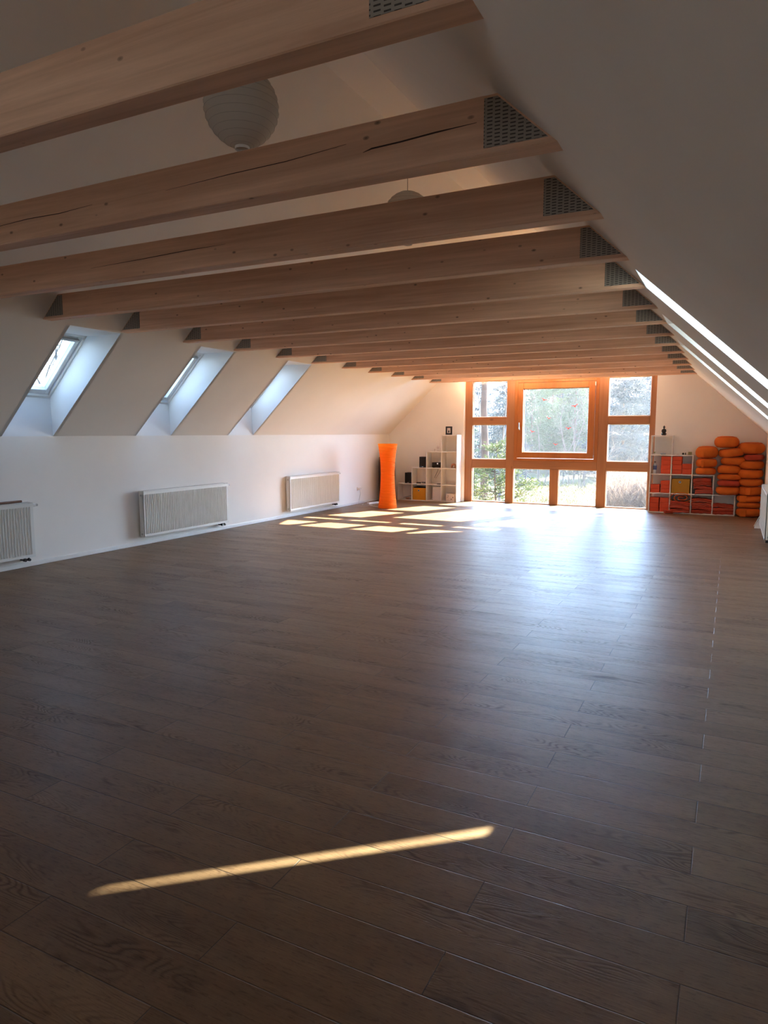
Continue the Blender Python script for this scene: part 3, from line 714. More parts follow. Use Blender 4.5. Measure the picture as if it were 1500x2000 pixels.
for q in range(8):
    a = q*math.pi/4; b.prism([(0, .075), (.016*math.cos(a+.4), .075+.016*math.sin(a+.4)), (.06*math.cos(a), .075+.06*math.sin(a)), (.016*math.cos(a-.4), .075+.016*math.sin(a-.4))], 'y', 0, .012)
b.box(-.03, .03, -.01, .03, 0, .018)
tag(b.obj('star_ornament', m_card, loc=(lx(3, .66), YF+.10, zs(3))), 'pale star shaped ornament, tallest on the third step of the left shelf', 'ornament')
crystal(lx(3, .88), YF+.12, zs(3), 'small pale glass ornament, rightmost of three on the left shelf', .8)

# dark bag in the corner, behind the floor lamp
t = thing('instrument_bag', 'tall dark brown soft bag leaning in the corner behind the orange lamp', 'bag', (-6.74, 13.55, 0))
B().lathe([(.12, 0), (.165, .05), (.18, .3), (.185, .6), (.18, .85), (.17, .96), (.10, 1.0)], (0, 0, 0), 24).obj('bag_body', m_dkbrown, t, smooth=True)
B().tube([(.02, -.17, .3), (.05, -.20, .5), (.03, -.195, .75), (.0, -.17, .9)], .010, 8).obj('strap', m_black, t)

# socket, power strip, cables on the left wall
t = thing('wall_socket', 'white double wall socket on the left wall beside the lamp', 'socket', (XL, 12.72, .315))
B().box(0, .012, -.08, .08, -.04, .04).obj('cover_plate', m_white, t, bevel=.004)
for yy in (-.04, .04):
    b = B(); b.lathe([(.0, 0), (.02, 0), (.02, .002)], (0, 0, 0), 16); o = b.obj('outlet', m_grille, t, loc=(.012, yy, 0)); o.rotation_euler.y = math.pi/2
b = B(); b.box(.012, .05, -.06, -.02, -.02, .02); b.obj('plug', m_white, t, bevel=.006)
t = thing('power_strip', 'white power strip on the floor left of the orange lamp', 'power strip', (-6.72, 12.86, 0))
B().box(-.03, .03, -.16, .16, .0, .035).obj('strip_body', m_white, t, bevel=.006)
t.rotation_euler.z = -.25
b = B()
b.bm.free()
for yy in (-.11, -.05, .01, .07): B().lathe([(.018, .0352), (.018, .036)], (0, yy, 0), 12).obj('outlet', m_grille, t)
pts = [(XL+.05, 12.68, .31), (XL+.07, 12.66, .22), (XL+.05, 12.64, .10), (XL+.06, 12.6, .03), (XL+.10, 12.55, .008), (XL+.14, 12.65, .008), (XL+.10, 12.72, .02), (XL+.17, 12.70, .008), (XL+.24, 12.72, .008)]
tag(B().tube(pts, .004, 6).obj('power_cable', m_cable, smooth=True), 'white cable running from the wall socket to the power strip', 'cable')
pts = [(XL+.20, 12.5, .006), (XL+.30, 12.42, .006), (XL+.42, 12.55, .006), (XL+.3, 12.62, .006), (XL+.45, 12.40, .006), (XL+.62, 12.30, .006), (XL+.80, 12.27, .006)]
tag(B().tube(pts, .004, 6).obj('lamp_cable', m_cable, smooth=True), 'loose white cable on the floor leading to the orange lamp', 'cable')

# --- items on the right shelf
PXM = .00062   # metres per crop unit
def blk(x, z, wdt, h, label):
    o = B().box(-wdt/2, wdt/2, 0, .2, 0, h-.001).obj('yoga_block', m_block, loc=(x, YF+.012+random.uniform(-.006, .012), z), bevel=.009, seg=3)
    o.rotation_euler.z = random.uniform(-.03, .03)
    tag(o, label, 'foam block', 'orange foam blocks in the right shelf'); return o
POS4 = ['topmost', 'second from the top', 'third from the top', 'lowest']
POS3 = ['topmost', 'middle', 'lowest']; POS2 = ['upper', 'lower']
def stack(x, z, hs, wdt, where):
    names = {4: POS4, 3: POS3, 2: POS2}[len(hs)]; zz = z
    for i, h in enumerate(hs):
        blk(x+random.uniform(-.004, .004), zz, wdt, h, 'orange foam block, %s of the stack %s' % (names[len(hs)-1-i], where)); zz += h
stack(rx(1, .73), zs(2), [.082, .080, .092, .070], .165, 'beside the water bottle')
stack(rx(2, .27), zs(2), [.080, .092, .080, .072], .165, 'one cell right of the bottle')
stack(rx(2, .75), zs(2), [.098, .094], .16, 'at the right end of the block row')
stack(rx(1, .27), zs(1), [.075, .078], .16, 'in the second row nearest the window')
stack(rx(1, .75), zs(1), [.075, .072, .078], .155, 'in the second row next to the ochre box')
stack(rx(1, .26), zs(0), [.072, .092, .10], .165, 'at the bottom nearest the window')
stack(rx(1, .75), zs(0), [.085, .088, .085], .16, 'at the bottom next to the blankets')
# bottle
t = thing('water_bottle', 'clear plastic water bottle with blue label in the right shelf', 'bottle', (rx(1, .20), YF+.07, zs(2)))
B().lathe([(.030, 0), (.035, .01), (.035, .06), (.033, .07)], (0, 0, 0), 20).obj('lower_body', m_bottle, t, smooth=True)
B().lathe([(.0345, .07), (.0355, .072), (.0355, .145), (.0345, .147)], (0, 0, 0), 20).obj('label_band', m_blue, t, smooth=True)
B().lathe([(.034, .147), (.030, .165), (.013, .19), (.013, .205)], (0, 0, 0), 20).obj('neck', m_bottle, t, smooth=True)
B().lathe([(.016, .205), (.016, .225)], (0, 0, 0), 16).obj('cap', m_black, t)
# buddha
t = tag(B().lathe([(.034, 0), (.040, .012), (.040, .03), (.032, .045), (.028, .055)], (0, 0, 0), 20).lathe([(.026, .045), (.027, .075), (.031, .10), (.024, .118), (.012, .126), (.011, .135)], (0, 0, 0), 20)
        .ball((0, 0, .152), .021, 14).ball((0, 0, .176), .008, 8).obj('buddha_statue', m_bronze, loc=(rx(1, .55), YF+.12, zs(4)), smooth=True), 'dark seated meditating figure on top of the right stepped shelf', 'statue')
b = B()
for s_ in (-1, 1):
    b.tube([(s_*.028, 0, .108), (s_*.036, -.010, .078), (s_*.024, -.026, .052), (0, -.032, .046)], [.009, .009, .008, .006], 8)
    b.tube([(s_*.012, -.008, .03), (s_*.036, -.015, .024), (s_*.02, -.034, .022), (-s_*.014, -.036, .022)], [.014, .015, .012, .008], 8)
b.obj('arms_and_legs', m_bronze, t, smooth=True)
# trinkets on the tall step
t = thing('small_plant', 'tiny green plant in a cup inside the top cell of the right shelf', 'plant', (rx(1, .14), YF+.12, zs(3)))
B().lathe([(.014, 0), (.02, .022), (.017, .022)], (0, 0, 0), 14).obj('pot', m_card, t)
b = B()
for q in range(9):
    a = q*.7; b.tube([(0, 0, .02), (.012*math.cos(a), .012*math.sin(a), .04), (.024*math.cos(a), .024*math.sin(a), .045)], [.003, .005, .001], 5)
b.obj('leaves', m_leafg, t)
def trinket(x, y, label, prof, mt, name='tealight_glass', cat='candle holder'):
    return tag(B().lathe(prof, (0, 0, 0), 16).obj(name, mt, loc=(x, y, zs(3)), smooth=True), label, cat)
cup = [(.014, 0), (.02, .006), (.022, .03), (.019, .03), (.016, .008), (.004, .006)]
trinket(rx(1, .50), YF+.10, 'clear tealight glass in the top cell, left of its pair', cup, m_bottle)
trinket(rx(1, .64), YF+.08, 'clear tealight glass in the top cell, right of its pair', cup, m_bottle)
trinket(rx(2, .30), YF+.08, 'flat pale dish on the second step of the right shelf', [(.02, 0), (.035, .01), (.033, .011), (.018, .003)], m_card, 'dish', 'dish')
trinket(rx(2, .52), YF+.09, 'small dark round ornament, left of its pair on the right shelf', [(.005, 0), (.018, .006), (.02, .02), (.012, .034), (.003, .037)], m_bronze, 'round_ornament', 'ornament')
trinket(rx(2, .63), YF+.09, 'small dark slim ornament, right of its pair on the right shelf', [(.008, 0), (.011, .01), (.006, .025), (.009, .036), (.002, .04)], m_bronze, 'slim_ornament', 'ornament')
tag(B().box(-.032, .032, 0, .05, 0, .055).obj('tea_tin', simple('olive tin', (.20, .20, .09), .5), loc=(rx(2, .84), YF+.08, zs(3)), bevel=.004), 'small olive green tin beside the left cushion stack', 'tin')

# cushions
def cushion(name_loc, rx_, ry_, h, label, mt=None, tilt=(0, 0), flap=None, seed=0, sq=2.6):
    rnd = random.Random(seed*13+5); x, y, z = name_loc
    t = thing('meditation_cushion', label, 'cushion', (x, y, z), group='orange meditation cushions')
    b = B(); seg, rg = 40, 14; rings = []
    ph = [rnd.uniform(0, 6.28) for _ in range(6)]
    for i in range(rg+1):
        a = -math.pi/2+math.pi*i/rg; ca, sa = math.cos(a), math.sin(a)
        rr = max(.02, abs(ca))**(.32 if sq > 2.3 else .5); zz = (abs(sa)**(1.0)*(1 if sa > 0 else -1)); ring = []
        for k_ in range(seg):
            q = 2*math.pi*k_/seg
            wr = 1+.022*math.sin(3*q+ph[0])+.014*math.sin(7*q+ph[1])+.012*math.sin(17*q+ph[2])*abs(ca)
            dz = .05*math.sin(2*q+ph[3])*h*(1 if abs(sa) < .9 else .3)
            ring.append(b.bm.verts.new((rx_*rr*wr*math.cos(q), ry_*rr*wr*math.sin(q), h/2+h/2*zz+dz*rr)))
        rings.append(ring)
    for i in range(rg):
        for k_ in range(seg): b.bm.faces.new((rings[i][k_], rings[i][(k_+1) % seg], rings[i+1][(k_+1) % seg], rings[i+1][k_]))
    b.bm.faces.new(rings[0][::-1]); b.bm.faces.new(rings[-1])
    b.obj('cover', mt or m_cush, t, smooth=True)
    b = B()
    for a in (-.95, .95):
        zz = h/2+h/2*math.sin(a)
        pts = []
        for k_ in range(41):
            q = 2*math.pi*k_/40; rr = abs(math.cos(a))**(.32 if sq > 2.3 else .5)
            wr = 1+.022*math.sin(3*q+ph[0])+.014*math.sin(7*q+ph[1])+.012*math.sin(17*q+ph[2])*abs(math.cos(a)); dz = .05*math.sin(2*q+ph[3])*h
            pts.append((rx_*rr*wr*math.cos(q), ry_*rr*wr*math.sin(q), zz+dz*rr))
        b.tube(pts, .0045, 5, False)
    b.obj('seam_piping', m_cushr, t, smooth=True)
    if flap:
        fx, fw2, fh, fz = flap
        yy = -ry_*math.sqrt(max(.05, 1-(fx/rx_)**2))-.012
        B().prism([(fx-fw2/2, fz), (fx+fw2/2, fz+.005), (fx+fw2/2-.008, fz-fh), (fx-fw2/2+.006, fz-fh)], 'y', yy-.006, yy+.004).obj('carry_handle', mt or m_cush, t, bevel=.004)
    t.rotation_euler = (tilt[1], tilt[0], rnd.uniform(-.3, .3)*0)
    return t
U = .357/225.0   # metres per unit of the close-up measure, at the shelf front
def cx_(u): return -1.345+(u-185)*U*.995+.005
def cz_(v): return (1165-v)*U*1.0
CY = 13.93
def cst(u0, u1, v0, v1, label, mt=None, tilt=(0, 0), flap=None, seed=0, dy=0, sq=2.6, dz=0):
    k_ = (CY-.2)/13.81
    return cushion((cx_((u0+u1)/2)*k_, CY+dy, max(.001, cz_(v1)+dz)), (u1-u0)/2*U*k_, .20, (v1-v0)*U*1.0, label, mt, tilt, flap, seed, sq)
# stack on the third step (base .732)
b0 = zs(2)
def pile(base, specs, where, dy=0):
    z = base; n = len(specs)
    words = {3: ['lowest', 'middle', 'topmost'], 7: ['lowest', 'second from the bottom', 'third from the bottom', 'fourth from the bottom', 'third from the top', 'second from the top', 'topmost'],
             9: ['lowest', 'second from the bottom', 'third from the bottom', 'fourth from the bottom', 'middle', 'fourth from the top', 'third from the top', 'second from the top', 'topmost']}[n]
    for i, s in enumerate(specs):
        u0, u1, v0, v1 = s[0]; kw = s[1] if len(s) > 1 else {}
        h = (v1-v0)*U; k_ = 13.95/13.81
        adj = kw.pop('col', 'orange')
        cushion((min(cx_((u0+u1)/2)*k_-.002, XR-.012-(u1-u0)/2*U*1.03), CY+dy, z+.001), (u1-u0)/2*U*.975, .19, h-.001, '%s cushion, %s in the stack %s' % (adj, words[i], where), seed=int(u0+v0), **kw); z += h+.0005
pile(zs(2), [((665, 890, 648, 735),), ((668, 895, 548, 650), dict(flap=(-.055, .05, .13, .13))), ((660, 905, 408, 548), dict(sq=2.2, flap=(-.05, .035, .09, .12)))], 'above the red blankets')
pile(zs(1), [((885, 1160, 880, 980), dict(sq=2.2)), ((902, 1160, 808, 880), dict(mt=m_cushr, col='red brown')), ((900, 1160, 742, 812),), ((890, 1155, 645, 745),), ((925, 1195, 560, 650), dict(tilt=(-.05, 0))), ((905, 1180, 465, 565), dict(tilt=(-.11, 0))), ((848, 1112, 335, 470), dict(sq=2.2, tilt=(.02, 0)))], 'on the lowest shelf step')
pile(.002, [((1150, 1410, 1130, 1230), dict(flap=(-.09, .11, .12, .13))), ((1150, 1410, 1075, 1140),), ((1150, 1415, 1005, 1080), dict(flap=(-.1, .12, .11, .115))), ((1165, 1415, 905, 1010), dict(flap=(-.04, .09, .12, .14))), ((1165, 1420, 822, 908),), ((1172, 1445, 718, 822),), ((1170, 1440, 625, 722),), ((1205, 1425, 560, 628), dict(mt=m_cushr, col='dark red')), ((1185, 1465, 420, 555), dict(sq=2.2, flap=(.06, .03, .09, .12)))], 'on the floor in the corner')

# folded blankets: a few stacked folds, each a doubled sheet with a rounded nose at the front
def blanket(x, z, wdt, h, label, mt=None, dy=0, rz=0, ry=0, seed=0, folds=2, depth=.22, sag=.012):
    rnd = random.Random(seed); t = thing('folded_blanket', label, 'blanket', (x, YF-.01+dy, z), group='folded blankets in the right shelf')
    b = B(); fh = h/folds; nx = 16
    ph = rnd.uniform(0, 6)
    def warp(u, yy, zz): return (u, yy+.012*math.sin(u*23+ph+zz*30), zz+sag*math.sin(u*9+ph)*.6-sag*(abs(u)/(wdt/2))**3+.003*math.sin(u*55+ph*2))
    for f in range(folds):
        prof = []; r_ = fh*.48; off = rnd.uniform(-.008, .012)
        for k_ in range(9):
            a = -math.pi/2-math.pi*k_/8; prof.append((off+r_+r_*math.cos(a), fh*f+fh/2+r_*math.sin(a)))
        prof = prof + [(depth, fh*f+fh*.98), (depth, fh*f+fh*.02)]
        rows = [[b.bm.verts.new(warp(-wdt/2+wdt*i/nx, p[0], p[1])) for p in prof] for i in range(nx+1)]; n = len(prof)
        for i in range(nx):
            for k_ in range(n): b.bm.faces.new((rows[i][k_], rows[i][(k_+1) % n], rows[i+1][(k_+1) % n], rows[i+1][k_]))
        b.bm.faces.new(rows[0][::-1]); b.bm.faces.new(rows[-1])
    b.obj('wool_cloth', mt or m_blank, t, smooth=False)
    b = B()
    for f in range(folds):
        pts = [warp(-wdt/2+wdt*i/nx, .012, fh*f+fh*.02+.003) for i in range(nx+1)]; b.tube(pts, .0045, 5)
    b.obj('bound_edge', m_piping, t, smooth=True)
    t.rotation_euler = (0, ry, rz); return t
def bstack(c, lvl, n, hh, where, x=0.5, mts=None, w_=.32, dx=None, depth=.22, dy=0, base=None):
    names = {3: POS3, 4: POS4, 5: ['topmost', 'second from the top', 'middle', 'fourth from the top', 'lowest'], 2: POS2}[n]; z = zs(lvl) if base is None else base
    for i in range(n):
        j = n-1-i; h = hh[i]
        blanket(rx(c, x)+(dx[i] if dx else 0), z+.008, w_, h-.006, 'red folded blanket, %s of the pile %s' % (names[j], where), seed=c*31+lvl*7+i, mt=(mts[i] if mts else None), depth=depth, dy=dy, folds=2 if h < .07 else 3); z += h
bstack(3, 1, 4, [.085, .065, .075, .07], 'right of the ochre box', dx=[.03, .01, .0, -.01], w_=.30)
bstack(3, 0, 4, [.07, .07, .065, .065], 'in the bottom row, middle', dx=[0, .01, -.005, 0], w_=.335)
bstack(4, 0, 3, [.065, .06, .065], 'in the lowest step under the cushions', w_=.335)
bstack(2, 0, 3, [.075, .07, .06], 'spilling out next to the foam blocks', dx=[0, -.01, 0], w_=.335, depth=.26, dy=-.04)
t = thing('rolled_blanket', 'orange rolled blanket lying on the pile below the ochre box', 'blanket', (rx(2, .56), YF+.0, zs(0)+.222))
b = B(); pr = []
for k_ in range(46):
    a = k_*.42; r_ = .012+.0033*k_*.42*2.0; pr.append((r_*1.75*math.cos(a), .052+r_*.95*math.sin(a)))
for i in range(len(pr)-1):
    (x0, z0), (x1, z1) = pr[i], pr[i+1]; cx2 = (x1-x0); cz2 = (z1-z0); l = math.hypot(cx2, cz2); nx_, nz_ = -cz2/l*.0045, cx2/l*.0045
    b.prism([(x0-nx_, z0-nz_), (x1-nx_, z1-nz_), (x1+nx_, z1+nz_), (x0+nx_, z0+nz_)], 'y', 0, .2)
b.obj('wool_cloth', m_blank2, t)
tag(blanket(rx(2, .02), .004, .13, .05, 'x', seed=99, dy=-.075, rz=.35, depth=.10), 'end of a red blanket lying on the floor before the right shelf', 'blanket')

# white folded thing leaning at the right wall
t = thing('folding_stand', 'small white folded stand leaning behind the right radiator', 'stand', (.44, 12.25, 0))
B().prism([(-.06, 0), (.03, 0), (.045, .19), (.02, .19), (-.055, .035)], 'y', 0, .02).obj('plate', m_white, t, bevel=.003)
B().tube([(-.066, .01, .03), (.005, .01, .19)], .005, 6).obj('rod', m_white, t)

# bird stickers on the big pane
def bird(px, pz, s, rot, label):
    w1 = [(-.5, .10), (-.28, .13), (-.08, .04), (0, .06), (.1, .04), (.3, .13), (.52, .16), (.3, .02), (.10, -.07), (.04, -.22), (-.05, -.22), (-.08, -.07), (-.27, .03)]
    c, sn = math.cos(rot), math.sin(rot)
    pl = [((p[0]*c-p[1]*sn)*s, (p[0]*sn+p[1]*c)*s) for p in w1]
    o = B().prism(pl, 'y', -.0012, 0).obj('bird_sticker', m_red, loc=(px, YW0+.0595, pz))
    tag(o, label, 'sticker', 'red bird stickers on the window pane')
def gp(u, v): # close-up pixel to wall plane
    return gx0+(u-512)/(965-512)*(gx1-gx0), gz1-(v-140)/(588-140)*(gz1-gz0)
for u, v, s, r, l in ((652, 216, .13, -.4, 'red bird sticker, highest on the left of the big pane'), (868, 263, .15, .25, 'red bird sticker at the right edge, near the top of the big pane'),
                      (690, 346, .10, -.2, 'small red bird sticker left of the middle of the big pane'), (828, 417, .13, -.05, 'red bird sticker right of centre on the big pane'),
                      (574, 440, .11, -.35, 'red bird sticker lowest on the left of the big pane'), (742, 530, .11, -.1, 'red bird sticker at the bottom centre of the big pane')):
    x, z = gp(u, v); bird(x, z, s, r, l)

# ------------------------------------------------------------------ outdoors
GZ = -3.0
def mat_ground():
    mt, t, p = new_mat('dry meadow')
    n = N(t, 'ShaderNodeTexNoise', Scale=.25, Detail=8, Roughness=.7); t.links.new(coords(t), n.inputs['Vector'])
    n2 = N(t, 'ShaderNodeTexNoise', Scale=6, Detail=6); t.links.new(coords(t), n2.inputs['Vector'])
    f = M(t, 'ADD', M(t, 'MULTIPLY', n.outputs['Fac'], .65), M(t, 'MULTIPLY', n2.outputs['Fac'], .35))
    t.links.new(ramp(t, f, [(.3, (.036, .036, .010)), (.5, (.052, .048, .015)), (.7, (.068, .056, .024))]), p.inputs['Base Color'])
    p.inputs['Roughness'].default_value = 1; bump(t, p, n2.outputs['Fac'], .6, .1); return mt
g = B(); rg = random.Random(3)
gr = [[g.bm.verts.new((-120+240*i/40, 16+144*j/40, GZ+(.25*math.sin(i*1.3)+.2*math.sin(j*.9+i))*(0 if j < 1 else 1)*.6)) for i in range(41)] for j in range(41)]
for j in range(40):
    for i in range(40): g.bm.faces.new((gr[j][i], gr[j][i+1], gr[j+1][i+1], gr[j+1][i]))
g.box(-120, 120, -40, 16, GZ-.4, GZ)
tag(g.obj('meadow', mat_ground(), fix=False), 'yellow green meadow behind the house', 'meadow', kind='structure')

m_bark = simple('grey brown bark', (.085, .062, .050), .95, var=.3, scale=3, bs=.5)
m_barkp = simple('pine bark', (.11, .062, .045), .95, var=.3, scale=3, bs=.5)
m_twig = simple('bare twigs', (.12, .10, .095), .95, var=.25, scale=2)
m_reed = simple('dry reeds', (.17, .13, .11), .95, var=.5, scale=14, transl=.3)
m_need = simple('pine needles', (.06, .075, .026), .8, var=.4, scale=1.5, transl=.35)
m_need2 = simple('pale pine needles', (.062, .10, .048), .8, var=.35, scale=1.0, transl=.35)
m_need3 = simple('blue green spruce needles', (.024, .044, .060), .8, var=.35, scale=1.0, transl=.3)
m_grass = simple('grass blades', (.065, .062, .022), .9, var=.4, scale=1.0, transl=.3)

def tri(bm, p, d, up, l, w_):
    s = d.cross(up)
    if s.length < 1e-4: return
    s.normalize(); a = bm.verts.new(p-s*w_/2); b = bm.verts.new(p+s*w_/2); c = bm.verts.new(p+d*l); bm.faces.new((a, b, c))
def rv(r): return Vector((r.gauss(0, 1), r.gauss(0, 1), r.gauss(0, 1))).normalized()
def conifer(x, y, h, rad, label, mt, seed, z0=.15, leaf=.3, dens=1.0, fine=.55, more=2.2, cone=1.0, droop=-.25, lean=0, trunk=.18, bare=.0):
    r = random.Random(seed); t = thing('conifer_tree', label, 'tree', (x, y, GZ), group='trees behind the meadow')
    pts = [(lean*h*(i/8)**2+.05*math.sin(i*2+seed), .05*math.cos(i+seed), h*i/8) for i in range(9)]
    B().tube(pts, [trunk*(1-.85*i/8) for i in range(9)], 10).obj('trunk', m_barkp, t, smooth=True)
    f = B(); bb_ = B()
    nl = int(h*2.6)
    for i in range(nl):
        fz = z0+(1-z0)*(i/nl); z = h*fz; rr = rad*((1-(fz-z0)/(1-z0))**cone*.9+.1)
        if fz < z0+.15: rr *= .6+.4*(fz-z0)/.15
        nb = int(5+3*r.random())
        for k_ in range(nb):
            a = r.uniform(0, 6.28); L = rr*r.uniform(.6, 1.1); d = Vector((math.cos(a), math.sin(a), droop+r.uniform(-.1, .25))).normalized()
            base = Vector((lean*h*fz**2, 0, z+r.uniform(-.15, .15)))
            bb_.tube([base, base+d*L*.5, base+d*L+Vector((0, 0, .08*L))], [.03*(1-fz)+.012, .015, .004], 3, False)
            m_ = int((L*18*dens+6)*more)
            for q in range(m_):
                s_ = r.uniform(.15, 1.05); p = base+d*L*s_+rv(r)*(.12+.10*L)*r.random()**.5*(1.2-s_*.3)+Vector((0, 0, .08*L*s_*s_))
                dd = (d+rv(r)*1.0).normalized(); tri(f.bm, p, dd, rv(r), leaf*fine*r.uniform(.6, 1.3), leaf*fine*.34)
    bb_.obj('branches', m_bark, t); f.obj('needles', mt, t, fix=False); return t
def bare_tree(x, y, h, label, seed, spread=.5, trunk=.14, depth=5, name='bare_tree', mt=None, cat='tree', group='trees behind the meadow', multi=1, base=0.0, thin=.62):
    r = random.Random(seed); b = B()
    def grow(p, d, l, rad, lv):
        q = p+d*l*.5+rv(r)*l*.05; e_ = q+(d+rv(r)*.15).normalized()*l*.5
        b.tube([p, q, e_], [rad, rad*.85, rad*.66], 3 if lv < depth-1 else 6, False)
        if lv <= 0: return
        n = 3 if lv > 1 else 4
        for k_ in range(n):
            nd = (d+rv(r)*spread*1.25+Vector((0, 0, .18))).normalized(); st = p+(e_-p)*r.uniform(.45, 1.0) if k_ else e_
            grow(st, nd, l*r.uniform(.55, .78), rad*thin*(1 if k_ == 0 else .8), lv-1)
    for m_ in range(multi):
        d0 = (Vector((0, 0, 1))+rv(r)*(.05 if multi == 1 else .35)).normalized()
        grow(Vector((0, 0, base)) + (Vector((r.uniform(-.3, .3), r.uniform(-.3, .3), 0)) if multi > 1 else Vector((0, 0, 0))), d0, h*.33, trunk, depth)
    o = b.obj(name, mt or m_twig, loc=(x, y, GZ)); tag(o, label, cat, group); return o
# near pine whose trunk shows in the left column of panes
def P(px_ratio, y): return px_ratio*y
for q, y, h, l in ((-.150, 92, 15.0, 'tall blue green spruce in a row behind the right column, left one'), (-.115, 90, 15.5, 'tall blue green spruce in a row behind the right column, right one'), (-.185, 98, 16, 'distant spruce behind the right window post'), (-.31, 90, 14, 'distant spruce behind the left column of panes'), (-.245, 94, 15.5, 'distant spruce behind the middle pine'), (-.21, 96, 16, 'distant spruce behind the grey green pine'), (-.08, 94, 15, 'distant spruce at the far right')):
    conifer(P(q, y), y, h, 4.6, l, m_need3, int(1000+q*-777), z0=.02, leaf=.6, dens=.6)
t = conifer(P(-.3335, 29), 29, 15, 2.6, 'tall pine with bare straight trunk, seen in the left column of panes', m_need2, 11, z0=.62, leaf=.35, dens=.6, trunk=.21)
conifer(P(-.315, 22), 22, 4.25, 2.0, 'bushy young green pine low in the left column of panes', m_need, 12, z0=.05, leaf=.24, dens=1.5, cone=.6, droop=.15, trunk=.06)
conifer(P(-.352, 20.5), 20.5, 3.3, 1.3, 'small green pine at the left edge of the lowest left pane', m_need, 13, z0=.05, leaf=.22, dens=1.5, cone=.7, droop=.15, trunk=.05)
bare_tree(P(-.308, 34), 34, 12, 'leafless tree with fine twigs beside the tall pine trunk', 21, trunk=.09)
bare_tree(P(-.34, 40), 40, 13, 'leafless tree far left behind the tall pine trunk', 22, trunk=.09)
# wood edge
conifer(P(-.300, 62), 62, 10.2, 3.0, 'blue green spruce right of the tall pine trunk', m_need3, 31, z0=.03, leaf=.6, dens=.5)
conifer(P(-.262, 76), 76, 13.2, 4.4, 'pale green pine filling the left of the big pane', m_need2, 32, z0=.12, leaf=.5, dens=.7, cone=.55, droop=.1)
conifer(P(-.232, 82), 82, 13.6, 4.4, 'pale green pine in the middle of the big pane', m_need2, 33, z0=.10, leaf=.55, dens=.6, cone=.6, droop=.0)
conifer(P(-.20, 79), 79, 13.4, 4.4, 'grey green pine right of centre in the big pane', m_need2, 34, z0=.06, leaf=.6, dens=.5, cone=.7)
conifer(P(-.170, 84), 84, 14, 4.2, 'blue spruce behind the right edge of the big pane', m_need3, 35, z0=.03, leaf=.65, dens=.5)
conifer(P(-.135, 74), 74, 13.4, 4.6, 'broad blue green spruce filling the right column of panes', m_need3, 36, z0=.03, leaf=.55, dens=1.6, droop=-.15)
conifer(P(-.098, 79), 79, 13.4, 3.8, 'blue green spruce at the right edge of the right column', m_need3, 37, z0=.03, leaf=.55, dens=.6)
conifer(P(-.34, 66), 66, 9.5, 3.4, 'dark spruce behind the left column of panes', m_need3, 38, z0=.03, leaf=.6, dens=.5)
conifer(P(-.38, 58), 58, 9.6, 3.2, 'green pine hidden mostly by the left window post', m_need2, 39, z0=.05, leaf=.6, dens=.5)
conifer(P(-.06, 80), 80, 13, 4.0, 'spruce standing right of the window view', m_need3, 40, z0=.03, leaf=.6, dens=.5)
conifer(P(-.285, 84), 84, 13, 4, 'spruce far back between the pines', m_need3, 42, z0=.02, leaf=.7, dens=.4)
conifer(P(-.22, 88), 88, 14, 4, 'spruce far back behind the big pane', m_need3, 43, z0=.02, leaf=.7, dens=.4)
for i, (q, y, h, l) in enumerate(((-.25, 60, 8.0, 'leafless whitish tree low in the left of the big pane'), (-.215, 61, 8.5, 'leafless whitish tree low in the middle of the big pane'), (-.185, 60, 9.5, 'leafless tree right of centre in the big pane'),
                               (-.155, 38, 5.5, 'leafless bush tree between big pane and right column'), (-.12, 36, 5.5, 'leafless bush tree low in the right column'), (-.27, 60, 8, 'leafless tree left of the big pane'), (-.2, 63, 11.5, 'tall leafless tree in front of the grey green pine'))):
    bare_tree(P(q, y), y, h, l, 50+i, spread=.62, trunk=.07, depth=5)
for i, (q, y, h, l) in enumerate(((-.245, 61, 2.6, 'low hedge bush along the meadow edge, left'), (-.225, 62, 3.0, 'low hedge bush along the meadow edge, middle'), (-.205, 61, 2.8, 'low hedge bush along the meadow edge, right'), (-.28, 60, 2.8, 'low hedge bush behind the left window post'), (-.188, 57, 3.0, 'low hedge bush at the meadow corner'))):
    bare_tree(P(q, y), y, h*1.5, l, 70+i, spread=.8, trunk=.03, depth=4, multi=7, name='hedge_bush', cat='bush', group='bushes at the meadow edge')
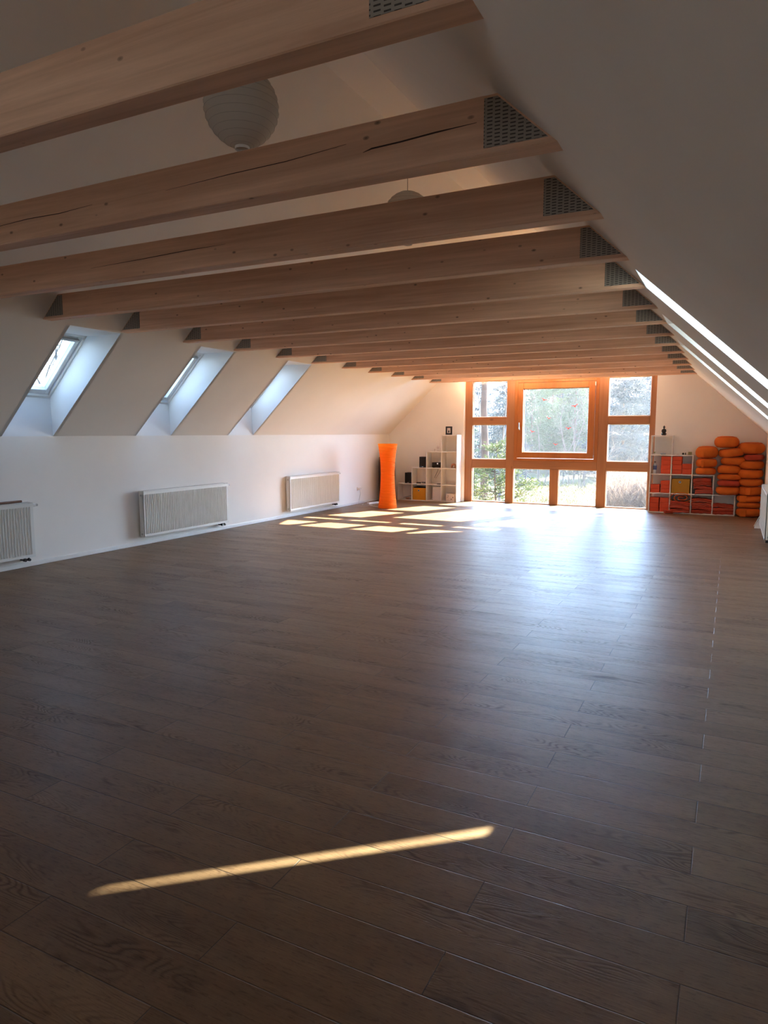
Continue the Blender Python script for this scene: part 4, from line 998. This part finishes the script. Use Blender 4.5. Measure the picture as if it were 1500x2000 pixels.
# dry reeds low in the right column
def reeds(x0, x1, y0, y1, n, h, seed, label, mt):
    r = random.Random(seed); b = B()
    for i in range(n):
        x = r.uniform(x0, x1); y = r.uniform(y0, y1); hh = h*r.uniform(.5, 1.15); x += (y-y0)*-.13
        d = Vector((r.gauss(0, .16), r.gauss(0, .16), 1)).normalized(); p = Vector((x, y, GZ))
        tri(b.bm, p, d, Vector((0, 1, 0)), hh, .035)
        for k_ in range(4): tri(b.bm, p+d*hh*r.uniform(.3, .9), (d+rv(r)*.8).normalized(), Vector((0, 1, 0)), hh*.28, .03)
    o = b.obj('dry_reeds', mt, fix=False); tag(o, label, 'reeds', kind='stuff'); return o
reeds(-4.5, -2.2, 30, 38, 2300, 2.7, 5, 'tall dry beige reeds and brush low in the right column of panes', m_reed)
def grass():
    r = random.Random(8); b = B()
    for i in range(26000):
        y = 17+47*r.random()**1.3; x = y*r.uniform(-.40, -.08); tri(b.bm, Vector((x, y, GZ-.05)), Vector((r.gauss(0, .4), r.gauss(0, .4), 1)).normalized(), Vector((0, 1, 0)), r.uniform(.08, .24), .03)
    o = b.obj('meadow_grass', m_grass, fix=False); tag(o, 'tufts of short yellow green grass covering the meadow', 'grass', kind='stuff')
grass()
# trees seen through the left roof windows
for i, (x, y, h, l) in enumerate(((-17, 13, 13, 'leafless tree seen through the nearest left roof window'), (-16, 17.5, 12, 'leafless tree seen through the second left roof window'))):
    bare_tree(x, y, h, l, 90+i, spread=.55, trunk=.16, depth=5, group='trees beside the house')

# thin spring haze over the meadow
hm = bpy.data.materials.new('haze'); hm.use_nodes = True; ht = hm.node_tree; ht.nodes.remove(ht.nodes['Principled BSDF'])
vs = ht.nodes.new('ShaderNodeVolumeScatter'); vs.inputs['Color'].default_value = (.92, .96, 1, 1); vs.inputs['Density'].default_value = HAZE; vs.inputs['Anisotropy'].default_value = .3
ht.links.new(vs.outputs[0], ht.nodes['Material Output'].inputs['Volume'])
tag(B().box(-45, 10, 19, 95, GZ+.01, 12).obj('haze', hm), 'thin bright haze hanging over the meadow', 'haze', kind='structure')
